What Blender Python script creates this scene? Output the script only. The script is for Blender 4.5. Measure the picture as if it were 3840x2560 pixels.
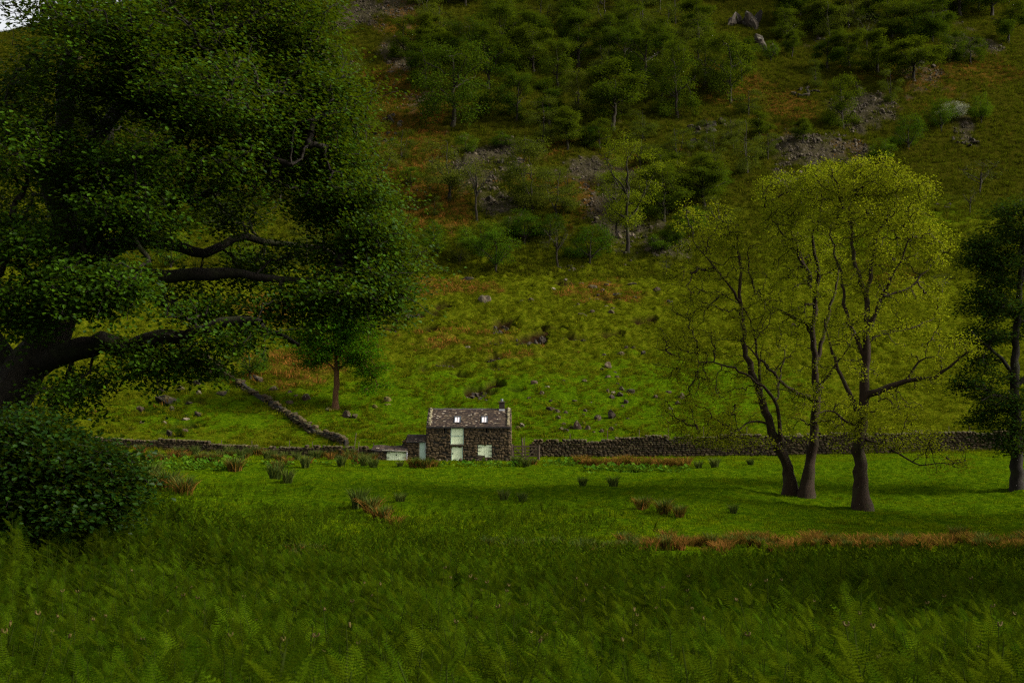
import bpy, bmesh, math, random
import numpy as np
from mathutils import Vector, noise as mnoise

# ------------------------------------------------------------------ camera, sky, sun
for o in list(bpy.data.objects):
    bpy.data.objects.remove(o, do_unlink=True)
SC = bpy.context.scene
COL = SC.collection
R = math.radians
FPX = 4500.0                 # focal length in photograph pixels (3840 wide)
PITCH = math.atan(360 / FPX)
cam = bpy.data.cameras.new('camera')
cam.sensor_width = 36.0
cam.lens = FPX / 3840 * 36.0
cam.clip_start = 0.1
cam.clip_end = 6000
cam.dof.use_dof = True
cam.dof.focus_distance = 80.0
cam.dof.aperture_fstop = 5.0
camo = bpy.data.objects.new('camera', cam)
camo.location = (0, 0, 0)
camo.rotation_euler = (math.pi / 2 + PITCH, 0, 0)
COL.objects.link(camo)
SC.camera = camo

SUN_EL, SUN_AZ = 34.0, 97.0   # azimuth measured from straight ahead (+Y) towards the right (+X)
wd = bpy.data.worlds.new('World')
SC.world = wd
wd.use_nodes = True
nt = wd.node_tree
nt.nodes.clear()
sky = nt.nodes.new('ShaderNodeTexSky')
sky.sky_type = 'NISHITA'
sky.sun_disc = False
sky.sun_elevation = R(SUN_EL)
sky.sun_rotation = R(SUN_AZ)
sky.air_density = 1.0
sky.dust_density = 3.0
hs = nt.nodes.new('ShaderNodeHueSaturation')     # overcast: the blue washed out of the whole sky
hs.inputs['Saturation'].default_value = 0.12
bgn = nt.nodes.new('ShaderNodeBackground')
bgn.inputs["Strength"].default_value = 0.135
wo = nt.nodes.new('ShaderNodeOutputWorld')
nt.links.new(sky.outputs[0], hs.inputs['Color'])
nt.links.new(hs.outputs[0], bgn.inputs[0])
nt.links.new(bgn.outputs[0], wo.inputs[0])
sl = bpy.data.lights.new('sun', 'SUN')
sl.energy = 4.2
sl.angle = R(15)
sl.color = (1.0, 0.93, 0.80)
so = bpy.data.objects.new('sun', sl)
sd = Vector((math.sin(R(SUN_AZ)) * math.cos(R(SUN_EL)), math.cos(R(SUN_AZ)) * math.cos(R(SUN_EL)), math.sin(R(SUN_EL))))
so.rotation_euler = (-sd).to_track_quat('-Z', 'Y').to_euler()
so.location = sd * 400
COL.objects.link(so)
vs = SC.view_settings
vs.view_transform = 'Standard'
vs.look = 'None'
vs.exposure = 0.95
vs.gamma = 1.0
vs.use_curve_mapping = False
SC.cycles.max_bounces = 4
SC.cycles.diffuse_bounces = 2
SC.cycles.transmission_bounces = 4
SC.cycles.use_denoising = False
SC.cycles.use_adaptive_sampling = False
SC.cycles.filter_width = 1.3
SC.render.use_persistent_data = False

# ------------------------------------------------------------------ numpy helpers
rng = np.random.default_rng(7)
random.seed(7)
CA, SA = math.cos(PITCH), math.sin(PITCH)

def ray(px, py):
    cx, cy = (px - 1920) / FPX, (1280 - py) / FPX
    return cx, CA - cy * SA, SA + cy * CA

def P(px, py, d):
    """world point seen at photo pixel (px,py) at forward distance d"""
    a, b, c = ray(px, py)
    t = d / b
    return np.array([a * t, d, c * t])

def project(x, y, z):
    f = y * CA + z * SA
    u = -y * SA + z * CA
    return 1920 + FPX * x / f, 1280 - FPX * u / f

def sstep(a, b, x):
    t = np.clip((x - a) / (b - a), 0, 1)
    return t * t * (3 - 2 * t)

def _h(ix, iy, seed):
    with np.errstate(over='ignore'):
        n = (ix.astype(np.int64) * 374761393 + iy.astype(np.int64) * 668265263 + seed * 1274126177) & 0xffffffff
        n = ((n ^ (n >> 13)) * 1274126177) & 0xffffffff
        n = n ^ (n >> 16)
    return (n & 0xffff) / 65535.0

def vnoise(x, y, seed=0):
    xi, yi = np.floor(x), np.floor(y)
    fx, fy = x - xi, y - yi
    u, v = fx * fx * (3 - 2 * fx), fy * fy * (3 - 2 * fy)
    a, b = _h(xi, yi, seed), _h(xi + 1, yi, seed)
    c, d = _h(xi, yi + 1, seed), _h(xi + 1, yi + 1, seed)
    return (a + (b - a) * u) * (1 - v) + (c + (d - c) * u) * v

def fbm(x, y, seed=0, octv=4, gain=0.5):
    s, a, t = 0, 1.0, 0
    for i in range(octv):
        s = s + a * (vnoise(x * 2 ** i + i * 17.3, y * 2 ** i - i * 9.1, seed + i) - 0.5)
        t += a
        a *= gain
    return s / t * 2

def mesh_np(name, V, faces, mat=None, smooth=False, attrs=None):
    """faces: list of (n,k) int arrays"""
    me = bpy.data.meshes.new(name)
    V = np.asarray(V, dtype=np.float32)
    me.vertices.add(len(V))
    me.vertices.foreach_set('co', V.ravel())
    flat, tot = [], []
    for f in faces:
        f = np.asarray(f, dtype=np.int32)
        if f.size == 0:
            continue
        flat.append(f.ravel())
        tot.append(np.full(len(f), f.shape[1], np.int32))
    flat = np.concatenate(flat)
    tot = np.concatenate(tot)
    start = np.concatenate([[0], np.cumsum(tot)[:-1]]).astype(np.int32)
    me.loops.add(len(flat))
    me.loops.foreach_set('vertex_index', flat)
    me.polygons.add(len(tot))
    me.polygons.foreach_set('loop_start', start)
    me.polygons.foreach_set('loop_total', tot)
    me.polygons.foreach_set('use_smooth', np.full(len(tot), smooth, bool))
    if attrs:
        for k, v in attrs.items():
            a = me.attributes.new(k, 'FLOAT', 'POINT')
            a.data.foreach_set('value', np.asarray(v, np.float32))
    me.update(calc_edges=True)
    if mat:
        me.materials.append(mat)
    return me

class Geo:
    """collects pieces (verts, faces) for one mesh"""
    def __init__(s):
        s.v, s.f, s.n = [], {}, 0
    def add(s, V, F):
        V = np.asarray(V, float)
        for f in F:
            f = np.asarray(f, int)
            if f.ndim == 1:
                f = f[None]
            s.f.setdefault(f.shape[1], []).append(f + s.n)
        s.v.append(V)
        s.n += len(V)
        return s
    def box(s, x0, x1, y0, y1, z0, z1):
        V = [(x0,y0,z0),(x1,y0,z0),(x1,y1,z0),(x0,y1,z0),(x0,y0,z1),(x1,y0,z1),(x1,y1,z1),(x0,y1,z1)]
        return s.add(V, [[(0,3,2,1),(4,5,6,7),(0,1,5,4),(1,2,6,5),(2,3,7,6),(3,0,4,7)]])
    def bar(s, a, b, w, h):
        a, b = np.array(a, float), np.array(b, float)
        d = b - a; d /= np.linalg.norm(d)
        up = np.array([0, 0, 1.0]) if abs(d[2]) < 0.9 else np.array([0, 1.0, 0])
        q = np.cross(d, up); q /= np.linalg.norm(q)
        r = np.cross(q, d)
        V = [p + i * q * w / 2 + j * r * h / 2 for p in (a, b) for i, j in ((-1,-1),(1,-1),(1,1),(-1,1))]
        return s.add(V, [[(0,3,2,1),(4,5,6,7),(0,1,5,4),(1,2,6,5),(2,3,7,6),(3,0,4,7)]])
    def tube(s, pts, rad, k=8, cap=True):
        pts = np.asarray(pts, float); n = len(pts)
        rad = np.broadcast_to(np.asarray(rad, float), (n,))
        T = np.gradient(pts, axis=0); T /= np.linalg.norm(T, axis=1)[:, None] + 1e-9
        ref = np.array([0.31, 0.9, 0.2])
        A = np.cross(T, ref); A /= np.linalg.norm(A, axis=1)[:, None] + 1e-9
        B = np.cross(T, A)
        an = np.arange(k) * 2 * np.pi / k
        V = pts[:, None] + rad[:, None, None] * (np.cos(an)[None, :, None] * A[:, None] + np.sin(an)[None, :, None] * B[:, None])
        i = np.arange(n - 1)[:, None] * k; j = np.arange(k)[None]; j2 = (j + 1) % k
        F = np.stack([i + j, i + j2, i + k + j2, i + k + j], -1).reshape(-1, 4)
        return s.add(V.reshape(-1, 3), [F])
    def arrays(s):
        return np.concatenate(s.v), [np.concatenate(x) for x in s.f.values()]
    def mesh(s, name, mat, smooth=False, origin=(0,0,0)):
        V, F = s.arrays()
        return mesh_np(name, V - np.asarray(origin), F, mat, smooth)

ORG = {}   # world origin of every object that parents others
def obj(name, me, parent=None, loc=(0,0,0)):
    o = bpy.data.objects.new(name, me)
    COL.objects.link(o)
    o.location = loc
    if parent is not None:
        o.parent = parent
    return o

def tag(o, label, cat, group=None, kind=None):
    if label: o['label'] = label
    if cat: o['category'] = cat
    if group: o['group'] = group
    if kind: o['kind'] = kind
    return o

def thing(name, label, cat, loc=(0,0,0), group=None):
    o = bpy.data.objects.new(name, None)
    o.empty_display_size = 0.3
    COL.objects.link(o)
    o.location = loc
    ORG[o.name] = np.array(loc, float)
    return tag(o, label, cat, group)

def part(name, geo, mat, parent, smooth=False, label=None):
    """geo in world coordinates, parented with the root's origin"""
    org = ORG[parent.name]
    o = obj(name, geo.mesh(name, mat, smooth, org), parent)
    ORG[o.name] = org
    if label: o['label'] = label
    return o

def rand_rot(n, tilt=0.3, g=rng):
    """rotation matrices: free spin about z, then a small tilt"""
    a = g.uniform(0, 2 * np.pi, n); t = g.normal(0, tilt, n); b = g.uniform(0, 2 * np.pi, n)
    ca, sa = np.cos(a), np.sin(a)
    Rz = np.zeros((n,3,3)); Rz[:,0,0]=ca; Rz[:,0,1]=-sa; Rz[:,1,0]=sa; Rz[:,1,1]=ca; Rz[:,2,2]=1
    ax = np.stack([np.cos(b), np.sin(b), np.zeros(n)], 1)
    K = np.zeros((n,3,3)); K[:,0,1]=-ax[:,2]; K[:,0,2]=ax[:,1]; K[:,1,0]=ax[:,2]; K[:,1,2]=-ax[:,0]; K[:,2,0]=-ax[:,1]; K[:,2,1]=ax[:,0]
    I = np.eye(3)[None]
    Rt = I + np.sin(t)[:,None,None]*K + (1-np.cos(t))[:,None,None]*(K@K)
    return Rt @ Rz

def scatter(T, F, M, pos):
    """template T (k,3), faces list, matrices M (n,3,3) incl. scale, pos (n,3)"""
    n, k = len(pos), len(T)
    V = np.einsum('nij,kj->nki', M, T) + pos[:, None]
    off = (np.arange(n) * k)[:, None, None]
    return V.reshape(-1, 3), [(np.asarray(f)[None] + off).reshape(-1, np.asarray(f).shape[1]) for f in F]

# ------------------------------------------------------------------ materials
def new_mat(name):
    m = bpy.data.materials.new(name)
    m.use_nodes = True
    t = m.node_tree
    b = t.nodes['Principled BSDF']
    b.inputs['Specular IOR Level'].default_value = 0.15
    return m, t, b

def nd(t, kind, **kw):
    n = t.nodes.new(kind)
    for k, v in kw.items():
        if hasattr(n, k): setattr(n, k, v)
        else: n.inputs[k].default_value = v
    return n

def ramp(t, fac, stops):
    r = t.nodes.new('ShaderNodeValToRGB')
    e = r.color_ramp.elements
    while len(e) < len(stops): e.new(0.5)
    for x, (p, c) in zip(e, stops):
        x.position = p
        x.color = (*c, 1) if len(c) == 3 else c
    t.links.new(fac, r.inputs[0])
    return r.outputs[0]

def noise(t, scale, detail=4, rough=0.6, vec=None, dist=0.0):
    n = nd(t, 'ShaderNodeTexNoise', Scale=scale, Detail=detail, Roughness=rough, Distortion=dist)
    if vec is not None: t.links.new(vec, n.inputs['Vector'])
    return n.outputs['Fac']

def objco(t):
    return t.nodes.new('ShaderNodeTexCoord').outputs['Object']

def mix(t, fac, a, b, mode='MIX'):
    m = t.nodes.new('ShaderNodeMix'); m.data_type = 'RGBA'; m.blend_type = mode
    for s, v in ((m.inputs[0], fac), (m.inputs[6], a), (m.inputs[7], b)):
        if hasattr(v, 'is_linked'): t.links.new(v, s)
        elif isinstance(v, (int, float)): s.default_value = v
        else: s.default_value = (*v, 1)
    return m.outputs[2]

def mathn(t, op, a, b=0.0, clamp=False):
    m = t.nodes.new('ShaderNodeMath'); m.operation = op; m.use_clamp = clamp
    for s, v in zip(m.inputs, (a, b)):
        if hasattr(v, 'is_linked'): t.links.new(v, s)
        else: s.default_value = v
    return m.outputs[0]

def bump(t, b, h, strength=0.5, dist=0.05):
    n = nd(t, 'ShaderNodeBump', Strength=strength, Distance=dist)
    t.links.new(h, n.inputs['Height'])
    t.links.new(n.outputs[0], b.inputs['Normal'])

def leaf_mat(name, c0, c1, trans=0.35, objvar=0.25, rough=0.55, spec=0.0, patch=None):
    """leaf green: colour varies from leaf to leaf and from plant to plant"""
    m, t, b = new_mat(name)
    g = t.nodes.new('ShaderNodeNewGeometry')
    col = mix(t, g.outputs['Random Per Island'], c0, c1)
    oi = t.nodes.new('ShaderNodeObjectInfo')
    hv = nd(t, 'ShaderNodeHueSaturation')
    v = mathn(t, 'MULTIPLY_ADD', oi.outputs['Random'], objvar * 2); v.node.inputs[2].default_value = 1 - objvar
    t.links.new(v, hv.inputs['Value'])
    hu = mathn(t, 'MULTIPLY_ADD', oi.outputs['Random'], -0.03); hu.node.inputs[2].default_value = 0.515
    t.links.new(hu, hv.inputs['Hue'])
    t.links.new(col, hv.inputs['Color'])
    col = hv.outputs[0]
    if patch:                                   # tussocks of one place share a tint
        pn = noise(t, patch, 4, 0.7, oi.outputs['Location'])
        col = mix(t, 1.0, col, ramp(t, pn, [(0.30, (0.38, 0.34, 0.4)), (0.46, (0.85, 0.8, 0.8)), (0.60, (1.1, 1.12, 1)), (0.74, (1.55, 1.25, 1.2))]), 'MULTIPLY')
    t.links.new(col, b.inputs['Base Color'])
    b.inputs['Roughness'].default_value = rough
    b.inputs['Specular IOR Level'].default_value = spec
    tr = t.nodes.new('ShaderNodeBsdfTranslucent')
    t.links.new(mix(t, 0.5, col, (0.12, 0.16, 0.003)), tr.inputs[0])
    ms = nd(t, 'ShaderNodeMixShader'); ms.inputs[0].default_value = trans
    t.links.new(b.outputs[0], ms.inputs[1]); t.links.new(tr.outputs[0], ms.inputs[2])
    t.links.new(ms.outputs[0], t.nodes['Material Output'].inputs[0])
    return m

def bark_mat(name, c0, c1, moss=(0.035, 0.045, 0.01), mossf=0.45):
    m, t, b = new_mat(name)
    co = objco(t)
    mp = nd(t, 'ShaderNodeMapping'); mp.inputs['Scale'].default_value = (6, 6, 1.2)
    t.links.new(co, mp.inputs[0])
    n1 = noise(t, 3.0, 6, 0.7, mp.outputs[0], 0.4)
    col = ramp(t, n1, [(0.3, c0), (0.7, c1)])
    n2 = noise(t, 1.4, 4, 0.6, co)
    f = ramp(t, n2, [(0.5, (0, 0, 0)), (0.68, (mossf,) * 3)])
    col = mix(t, f, col, moss)
    t.links.new(col, b.inputs['Base Color'])
    b.inputs['Roughness'].default_value = 0.9
    bump(t, b, n1, 0.9, 0.06)
    return m

def rock_mat(name, dark, light, moss=0.5, lichen=0.25, scale=1.0, island=False, mosscol=(0.06, 0.075, 0.012)):
    m, t, b = new_mat(name)
    co = objco(t)
    n1 = noise(t, 2.2 * scale, 7, 0.7, co)
    col = ramp(t, n1, [(0.3, dark), (0.72, light)])
    if island:
        g0 = t.nodes.new('ShaderNodeNewGeometry')
        rnd = mathn(t, 'FRACT', mathn(t, 'ADD', g0.outputs['Random Per Island'], t.nodes.new('ShaderNodeObjectInfo').outputs['Random']))
    else:
        rnd = t.nodes.new('ShaderNodeObjectInfo').outputs['Random']
    col = mix(t, 1.0, col, ramp(t, rnd, [(0, (0.45, 0.42, 0.4)), (0.45, (0.9, 0.82, 0.7)), (0.8, (1.1, 1.0, 0.85)), (1, (1.7, 1.65, 1.5))]), 'MULTIPLY')
    n2 = noise(t, 7 * scale, 3, 0.6, co)
    lf = ramp(t, n2, [(0.62, (0, 0, 0)), (0.7, (lichen,) * 3)])
    col = mix(t, lf, col, (0.34, 0.33, 0.27))
    geo = t.nodes.new('ShaderNodeNewGeometry')
    sx = t.nodes.new('ShaderNodeSeparateXYZ')
    t.links.new(geo.outputs['Normal'], sx.inputs[0])
    n3 = noise(t, 3 * scale, 4, 0.6, co)
    mf = mathn(t, 'MULTIPLY', ramp(t, sx.outputs[2], [(0.45, (0, 0, 0)), (0.85, (1, 1, 1))]), ramp(t, n3, [(0.42, (0, 0, 0)), (0.58, (moss,) * 3)]))
    col = mix(t, mf, col, mosscol)
    t.links.new(col, b.inputs['Base Color'])
    b.inputs['Roughness'].default_value = 0.85
    bump(t, b, n1, 0.7, 0.12 / scale)
    return m

def plain_mat(name, col, rough=0.7, var=0.25, scale=6.0, metal=0.0):
    m, t, b = new_mat(name)
    n = noise(t, scale, 5, 0.65, objco(t))
    c = np.array(col)
    t.links.new(ramp(t, n, [(0.25, tuple(c * (1 - var))), (0.75, tuple(np.minimum(c * (1 + var), 0.95)))]), b.inputs['Base Color'])
    b.inputs['Roughness'].default_value = rough
    b.inputs['Metallic'].default_value = metal
    return m

# ------------------------------------------------------------------ terrain
_py = np.array([-400, -60, 0, 6, 12, 30, 45, 58, 64, 70, 80, 92, 99, 107, 113, 130, 150, 175, 205, 215, 250, 300, 370, 430, 500, 620, 4000], float)
_pz = np.array([24, 2.0, -1.75, -2.3, -3.05, -4.05, -4.75, -5.25, -4.95, -4.45, -3.65, -2.72, -2.32, -2.06, -1.55, 2.5, 8.6, 17.2, 27.6, 32, 54, 87, 135, 178, 214, 240, 260], float)
_gy = np.arange(-400, 4000, 0.5)
_gz = np.interp(_gy, _py, _pz)
_k = np.hanning(15); _k /= _k.sum()
_gz = np.convolve(np.pad(_gz, 7, mode='edge'), _k, mode='valid')

def H(x, y):
    x = np.asarray(x, float); y = np.asarray(y, float)
    z = np.interp(y, _gy, _gz)
    # hummock under the big oak
    z = z + 2.9 * np.exp(-(((x + 15.5) / 8.5) ** 2 + ((y - 33) / 10.0) ** 2))
    z = z + 1.0 * np.exp(-(((x + 30) / 16) ** 2 + ((y - 62) / 16.0) ** 2))
    z = z - 0.5 * np.exp(-(((x - 26) / 8) ** 2 + ((y - 72) / 9.0) ** 2))
    lat = np.where(x < -2, 0.0007, 0.0004) * np.minimum(np.abs(x + 2), 90) ** 2
    z = z + lat * sstep(80, 106, y)
    # undulations
    z = z + 0.55 * fbm(x / 11, y / 9, 3, 3) * sstep(54, 70, y) * (1 - 0.75 * sstep(96, 102, y) * (1 - sstep(111, 118, y)))
    z = z + 1.6 * fbm(x / 34, y / 34, 11, 3) * sstep(116, 145, y)
    z = z + 7.0 * fbm(x / 62, y / 80, 21, 4) * sstep(200, 290, y)
    # crest: falls away towards the left
    u = x / np.maximum(y, 60)
    zc = 116 + (u + 0.42) * 190 + 5 * fbm(x / 30, y / 30, 31, 3)
    zc = np.where(u > -0.2, zc + (u + 0.2) * 500, zc)
    zs = np.where(y > 150, np.minimum(z, zc + 0.04 * (y - 300)), z)
    return zs

def ground(px, py, lo=9.0, hi=520.0):
    """world point where the sight line of a photo pixel meets the terrain"""
    a, b, c = ray(px, py)
    ys = np.concatenate([np.arange(lo, 120, 0.25), np.arange(120, hi, 0.5)])
    t = ys / b
    f = c * t - H(a * t, ys)
    i = np.argmax(f < 0) if (f < 0).any() else len(ys) - 1
    i = max(i, 1)
    w = f[i-1] / (f[i-1] - f[i] + 1e-9) if f[i] < 0 else 0
    y = ys[i-1] + (ys[i] - ys[i-1]) * w
    return np.array([a * y / b, y, float(H(a * y / b, y))])

def blobs(px, py, lst):
    m = np.zeros_like(px)
    for cx, cy, rx, ry, *a in lst:
        q = ((px - cx) / rx) ** 2 + ((py - cy) / ry) ** 2
        m = np.maximum(m, (a[0] if a else 1.0) * np.exp(-q * 0.9))
    return m

SCREE = [(1400,40,170,90),(1500,200,90,110),(1560,360,70,120,.8),(1790,660,150,130),(1900,560,70,50),(1860,770,130,70),(2210,640,150,60),
         (2260,760,110,110),(2330,850,170,70),(2470,930,160,60),(3050,560,230,75),(3230,410,130,110),(3450,270,140,80),(3620,170,120,60),(3630,480,70,70),
         (2950,650,120,60),(2560,660,120,70,.7),(2700,470,90,40,.7),(1150,260,160,110,.8)]
DEAD = [(1450,450,110,130),(1600,450,80,160,.8),(1330,250,110,160,.7),(2000,700,160,60,.7),(2450,560,160,60,.7),(2950,400,160,70,.7),(3200,560,200,80,.7),(3650,300,160,120,.6),(1500,90,150,110),(1480,330,130,170),(1560,560,150,160),(1650,780,170,120),(1500,800,130,160),(1700,1075,320,40),(1150,1350,200,80),(1080,1180,200,100,.7),
        (2150,740,130,110),(2350,600,180,80,.8),(3350,1040,200,70,.7),(2900,480,200,90,.7),(3500,330,200,140,.7),(2750,330,150,90,.8),(2080,560,140,90,.7),(1250,480,160,200,.6),
        (1900,1280,330,120,.45),(2250,1110,300,40,.6)]
LUSH = [(1900,1540,1100,190),(900,1560,600,80,.8),(2500,1500,500,180),(3500,700,300,240,.75),(3200,900,400,150,.5),(2600,470,260,60,.8),(1700,1500,700,90)]

def r6_(X, Y): return 1400 + X / 1.96, 1000 + Y / 1.96
SCARS = [(*r6_(a, b), w / 1.96 * 1.6, h / 1.96 * 1.5) for a, b, w, h in [(300,335,130,26),(200,400,60,22),(950,430,75,40),(1105,530,80,28),(1212,500,60,50),(1560,525,75,14),(1440,515,60,12),(885,660,50,26),(900,740,60,14),(530,705,80,26),(780,905,95,34),(880,850,50,20),(140,455,55,26),(900,545,60,16),(1340,450,70,12),(500,280,70,16),(1000,390,70,16),(660,790,60,14),(400,740,60,14),(1060,900,50,12)]]
SCARS += [(x_, y_, 64, 15) for x_, y_ in ((1620,1230),(1560,1180),(2300,1250),(2420,1200),(720,1500),(560,1540),(640,1620),(690,1590),(2280,1120),(2130,1060))]
def scar_mask(X, Y, Z):
    px, py = project(X, Y, Z)
    return sstep(0.42, 0.75, blobs(px, py, SCARS) + 0.45 * fbm(X / 1.6, Y / 2.4, 47, 3)) * sstep(113, 118, Y) * (1 - sstep(228, 240, Y))
def terrain_masks(X, Y, Z):
    px, py = project(X, Y, Z)
    n1 = fbm(X / 6, Y / 9, 41, 4); n2 = fbm(X / 14, Y / 18, 51, 4); n3 = fbm(X / 2.2, Y / 3, 61, 3)
    far = sstep(112, 118, Y)
    scree = np.clip(sstep(0.40, 1.0, blobs(px, py, SCREE) + 0.7 * n1 + 0.45 * n3), 0, 1) * sstep(200, 215, Y)
    dead = np.clip(sstep(0.35, 0.8, blobs(px, py, DEAD) + 0.5 * n2 + 0.35 * n3), 0, 1) * far
    lush = np.clip(blobs(px, py, LUSH) + 0.3 * n2 + 0.25 * n3, 0, 1) * far + (1 - far)
    return scree, dead, lush

def build_terrain():
    th_d = np.linspace(-27, 27, 780)
    th = np.concatenate([np.linspace(-179, -62, 26), np.linspace(-58, -27.8, 30), th_d, np.linspace(27.8, 58, 30), np.linspace(62, 179, 26)])
    dd = np.concatenate([[0.6], np.geomspace(1.5, 9.5, 14)[:-1], np.linspace(9.5, 58, 80)[:-1], np.linspace(58, 112, 150)[:-1],
                         np.linspace(112, 215, 190)[:-1], np.linspace(215, 420, 200)[:-1], np.geomspace(420, 3500, 24)])
    A, D = np.meshgrid(np.radians(th), dd)
    X, Y = np.sin(A) * D, np.cos(A) * D
    Z = H(X, Y)
    scree, dead, lush = terrain_masks(X, Y, Z)
    earth = scar_mask(X, Y, Z)
    Z = Z - 0.95 * earth
    # tussocks, hummocks and stones that lie too thick to part
    m = sstep(12, 40, D)
    tus = np.abs(fbm(X / 1.7, Y / 2.3, 71, 3))
    Z = Z + m * (sstep(60, 75, Y) * (1 - .7 * sstep(98, 104, Y) * (1 - sstep(110, 114, Y))) * 0.26 + sstep(112, 150, Y) * 0.62 * (1.25 - lush * 0.8)) * (tus - 0.2)
    Z = Z + 0.55 * fbm(X / 2.6, Y / 2.6, 81, 3) * sstep(215, 240, Y) * (0.5 + scree)
    # the ridged bank in front of the barn
    Z = Z + 0.13 * sstep(66, 76, Y) * (1 - sstep(94, 101, Y)) * np.abs(np.sin(Y * 2.1 + 2.2 * fbm(X / 6, Y / 6, 91, 2) + X * 0.22))
    nr, nc = X.shape
    i = np.arange(nr - 1)[:, None] * nc; j = np.arange(nc - 1)[None]
    F = np.stack([i + j, i + j + 1, i + nc + j + 1, i + nc + j], -1).reshape(-1, 4)
    # close the ring behind the camera and the hole under it
    e = np.arange(nr - 1) * nc
    F2 = np.stack([e + nc - 1, e, e + nc, e + 2 * nc - 1], -1)
    V = np.stack([X, Y, Z], -1).reshape(-1, 3)
    V = np.concatenate([V, [[0, 0, float(H(0, 0))]]])
    c = len(V) - 1
    jj = np.arange(nc)
    F3 = np.stack([np.full(nc, c), (jj + 1) % nc, jj], -1)
    z1 = lambda a: np.append(a.ravel(), 0)
    me = mesh_np('ground', V, [F, F2, F3], ground_mat(), True, {'scree': z1(scree), 'dead': z1(dead), 'lush': z1(lush), 'shaded_upper': z1(sstep(205, 250, Y + 14 * fbm(X / 14, Y / 14, 33, 3))), 'earth': z1(earth)})  # one mask dims the upper slope's colour like a vignette
    o = obj('ground', me)
    o['kind'] = 'structure'
    return o

def ground_mat():
    m, t, b = new_mat('ground')
    co = objco(t)
    def at(n):
        a = t.nodes.new('ShaderNodeAttribute'); a.attribute_name = n
        return a.outputs['Fac']
    nA = noise(t, 0.55, 6, 0.65, co)
    nB = noise(t, 2.6, 6, 0.7, co)
    nC = noise(t, 9.0, 4, 0.7, co)
    green = ramp(t, nB, [(0.3, (0.012, 0.030, 0.0008)), (0.5, (0.037, 0.072, 0.0012)), (0.72, (0.085, 0.122, 0.002))])
    olive = ramp(t, nB, [(0.28, (0.012, 0.018, 0.001)), (0.5, (0.048, 0.062, 0.0015)), (0.72, (0.110, 0.100, 0.006))])
    lu = mathn(t, 'ADD', at('lush'), mathn(t, 'MULTIPLY', mathn(t, 'SUBTRACT', nA, 0.5), 1.2))
    col = mix(t, ramp(t, lu, [(0.3, (0, 0, 0)), (0.75, (1, 1, 1))]), olive, green)
    shaded_upper = ramp(t, nB, [(0.3, (0.007, 0.009, 0.001)), (0.5, (0.022, 0.024, 0.0015)), (0.72, (0.050, 0.040, 0.004))])  # dark brown upper growth, with vignette shade painted into the colour
    col = mix(t, at('shaded_upper'), col, shaded_upper)
    rust = ramp(t, nB, [(0.3, (0.020, 0.015, 0.003)), (0.5, (0.075, 0.034, 0.006)), (0.7, (0.13, 0.055, 0.010))])
    de = mathn(t, 'MULTIPLY', at('dead'), ramp(t, nA, [(0.35, (0.15,) * 3), (0.6, (0.9,) * 3)]))
    col = mix(t, de, col, rust)
    earthc = ramp(t, nC, [(0.35, (0.004, 0.0026, 0.0015)), (0.7, (0.034, 0.018, 0.007))])
    col = mix(t, at('earth'), col, earthc)
    stone = ramp(t, nC, [(0.3, (0.012, 0.010, 0.006)), (0.55, (0.042, 0.034, 0.022)), (0.75, (0.13, 0.112, 0.09))])
    sc = mathn(t, 'MULTIPLY', at('scree'), ramp(t, nB, [(0.38, (0.1,) * 3), (0.55, (1,) * 3)]))
    col = mix(t, sc, col, stone)
    t.links.new(col, b.inputs['Base Color'])
    b.inputs['Roughness'].default_value = 0.95
    b.inputs['Specular IOR Level'].default_value = 0.0
    h = mathn(t, 'ADD', nB, mathn(t, 'MULTIPLY', nC, 0.6))
    bump(t, b, h, 1.0, 0.4)
    return m

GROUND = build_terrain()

# ------------------------------------------------------------------ uncountable ground cover (instances on points)
def scatter_stuff(name, label, cat, pts, rot, scl, idx, protos):
    n = len(pts)
    me = bpy.data.meshes.new(name)
    me.vertices.add(n)
    me.vertices.foreach_set('co', np.asarray(pts, np.float32).ravel())
    a = me.attributes.new('rot', 'FLOAT_VECTOR', 'POINT'); a.data.foreach_set('vector', np.asarray(rot, np.float32).ravel())
    a = me.attributes.new('scl', 'FLOAT', 'POINT'); a.data.foreach_set('value', np.asarray(scl, np.float32))
    a = me.attributes.new('idx', 'INT', 'POINT'); a.data.foreach_set('value', np.asarray(idx, np.int32))
    o = obj(name, me)
    tag(o, label, cat, kind='stuff')
    pc = bpy.data.collections.new(name + '_kinds')
    for k, pm in enumerate(protos):
        po = bpy.data.objects.new('%s_kind_%02d' % (name, k), pm)
        pc.objects.link(po)
    g = bpy.data.node_groups.new(name, 'GeometryNodeTree')
    g.interface.new_socket('Geometry', in_out='INPUT', socket_type='NodeSocketGeometry')
    g.interface.new_socket('Geometry', in_out='OUTPUT', socket_type='NodeSocketGeometry')
    gi, go = g.nodes.new('NodeGroupInput'), g.nodes.new('NodeGroupOutput')
    ip = g.nodes.new('GeometryNodeInstanceOnPoints')
    ci = g.nodes.new('GeometryNodeCollectionInfo')
    ci.inputs['Collection'].default_value = pc
    ci.inputs['Separate Children'].default_value = True
    ci.inputs['Reset Children'].default_value = True
    ip.inputs['Pick Instance'].default_value = True
    def na(nm, ty):
        q = g.nodes.new('GeometryNodeInputNamedAttribute'); q.data_type = ty
        q.inputs['Name'].default_value = nm
        return [s for s in q.outputs if s.enabled][0]
    g.links.new(gi.outputs[0], ip.inputs['Points'])
    g.links.new(ci.outputs[0], ip.inputs['Instance'])
    g.links.new(na('idx', 'INT'), ip.inputs['Instance Index'])
    g.links.new(na('rot', 'FLOAT_VECTOR'), ip.inputs['Rotation'])
    g.links.new(na('scl', 'FLOAT'), ip.inputs['Scale'])
    g.links.new(ip.outputs[0], go.inputs[0])
    o.modifiers.new('scatter', 'NODES').node_group = g
    return o

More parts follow.
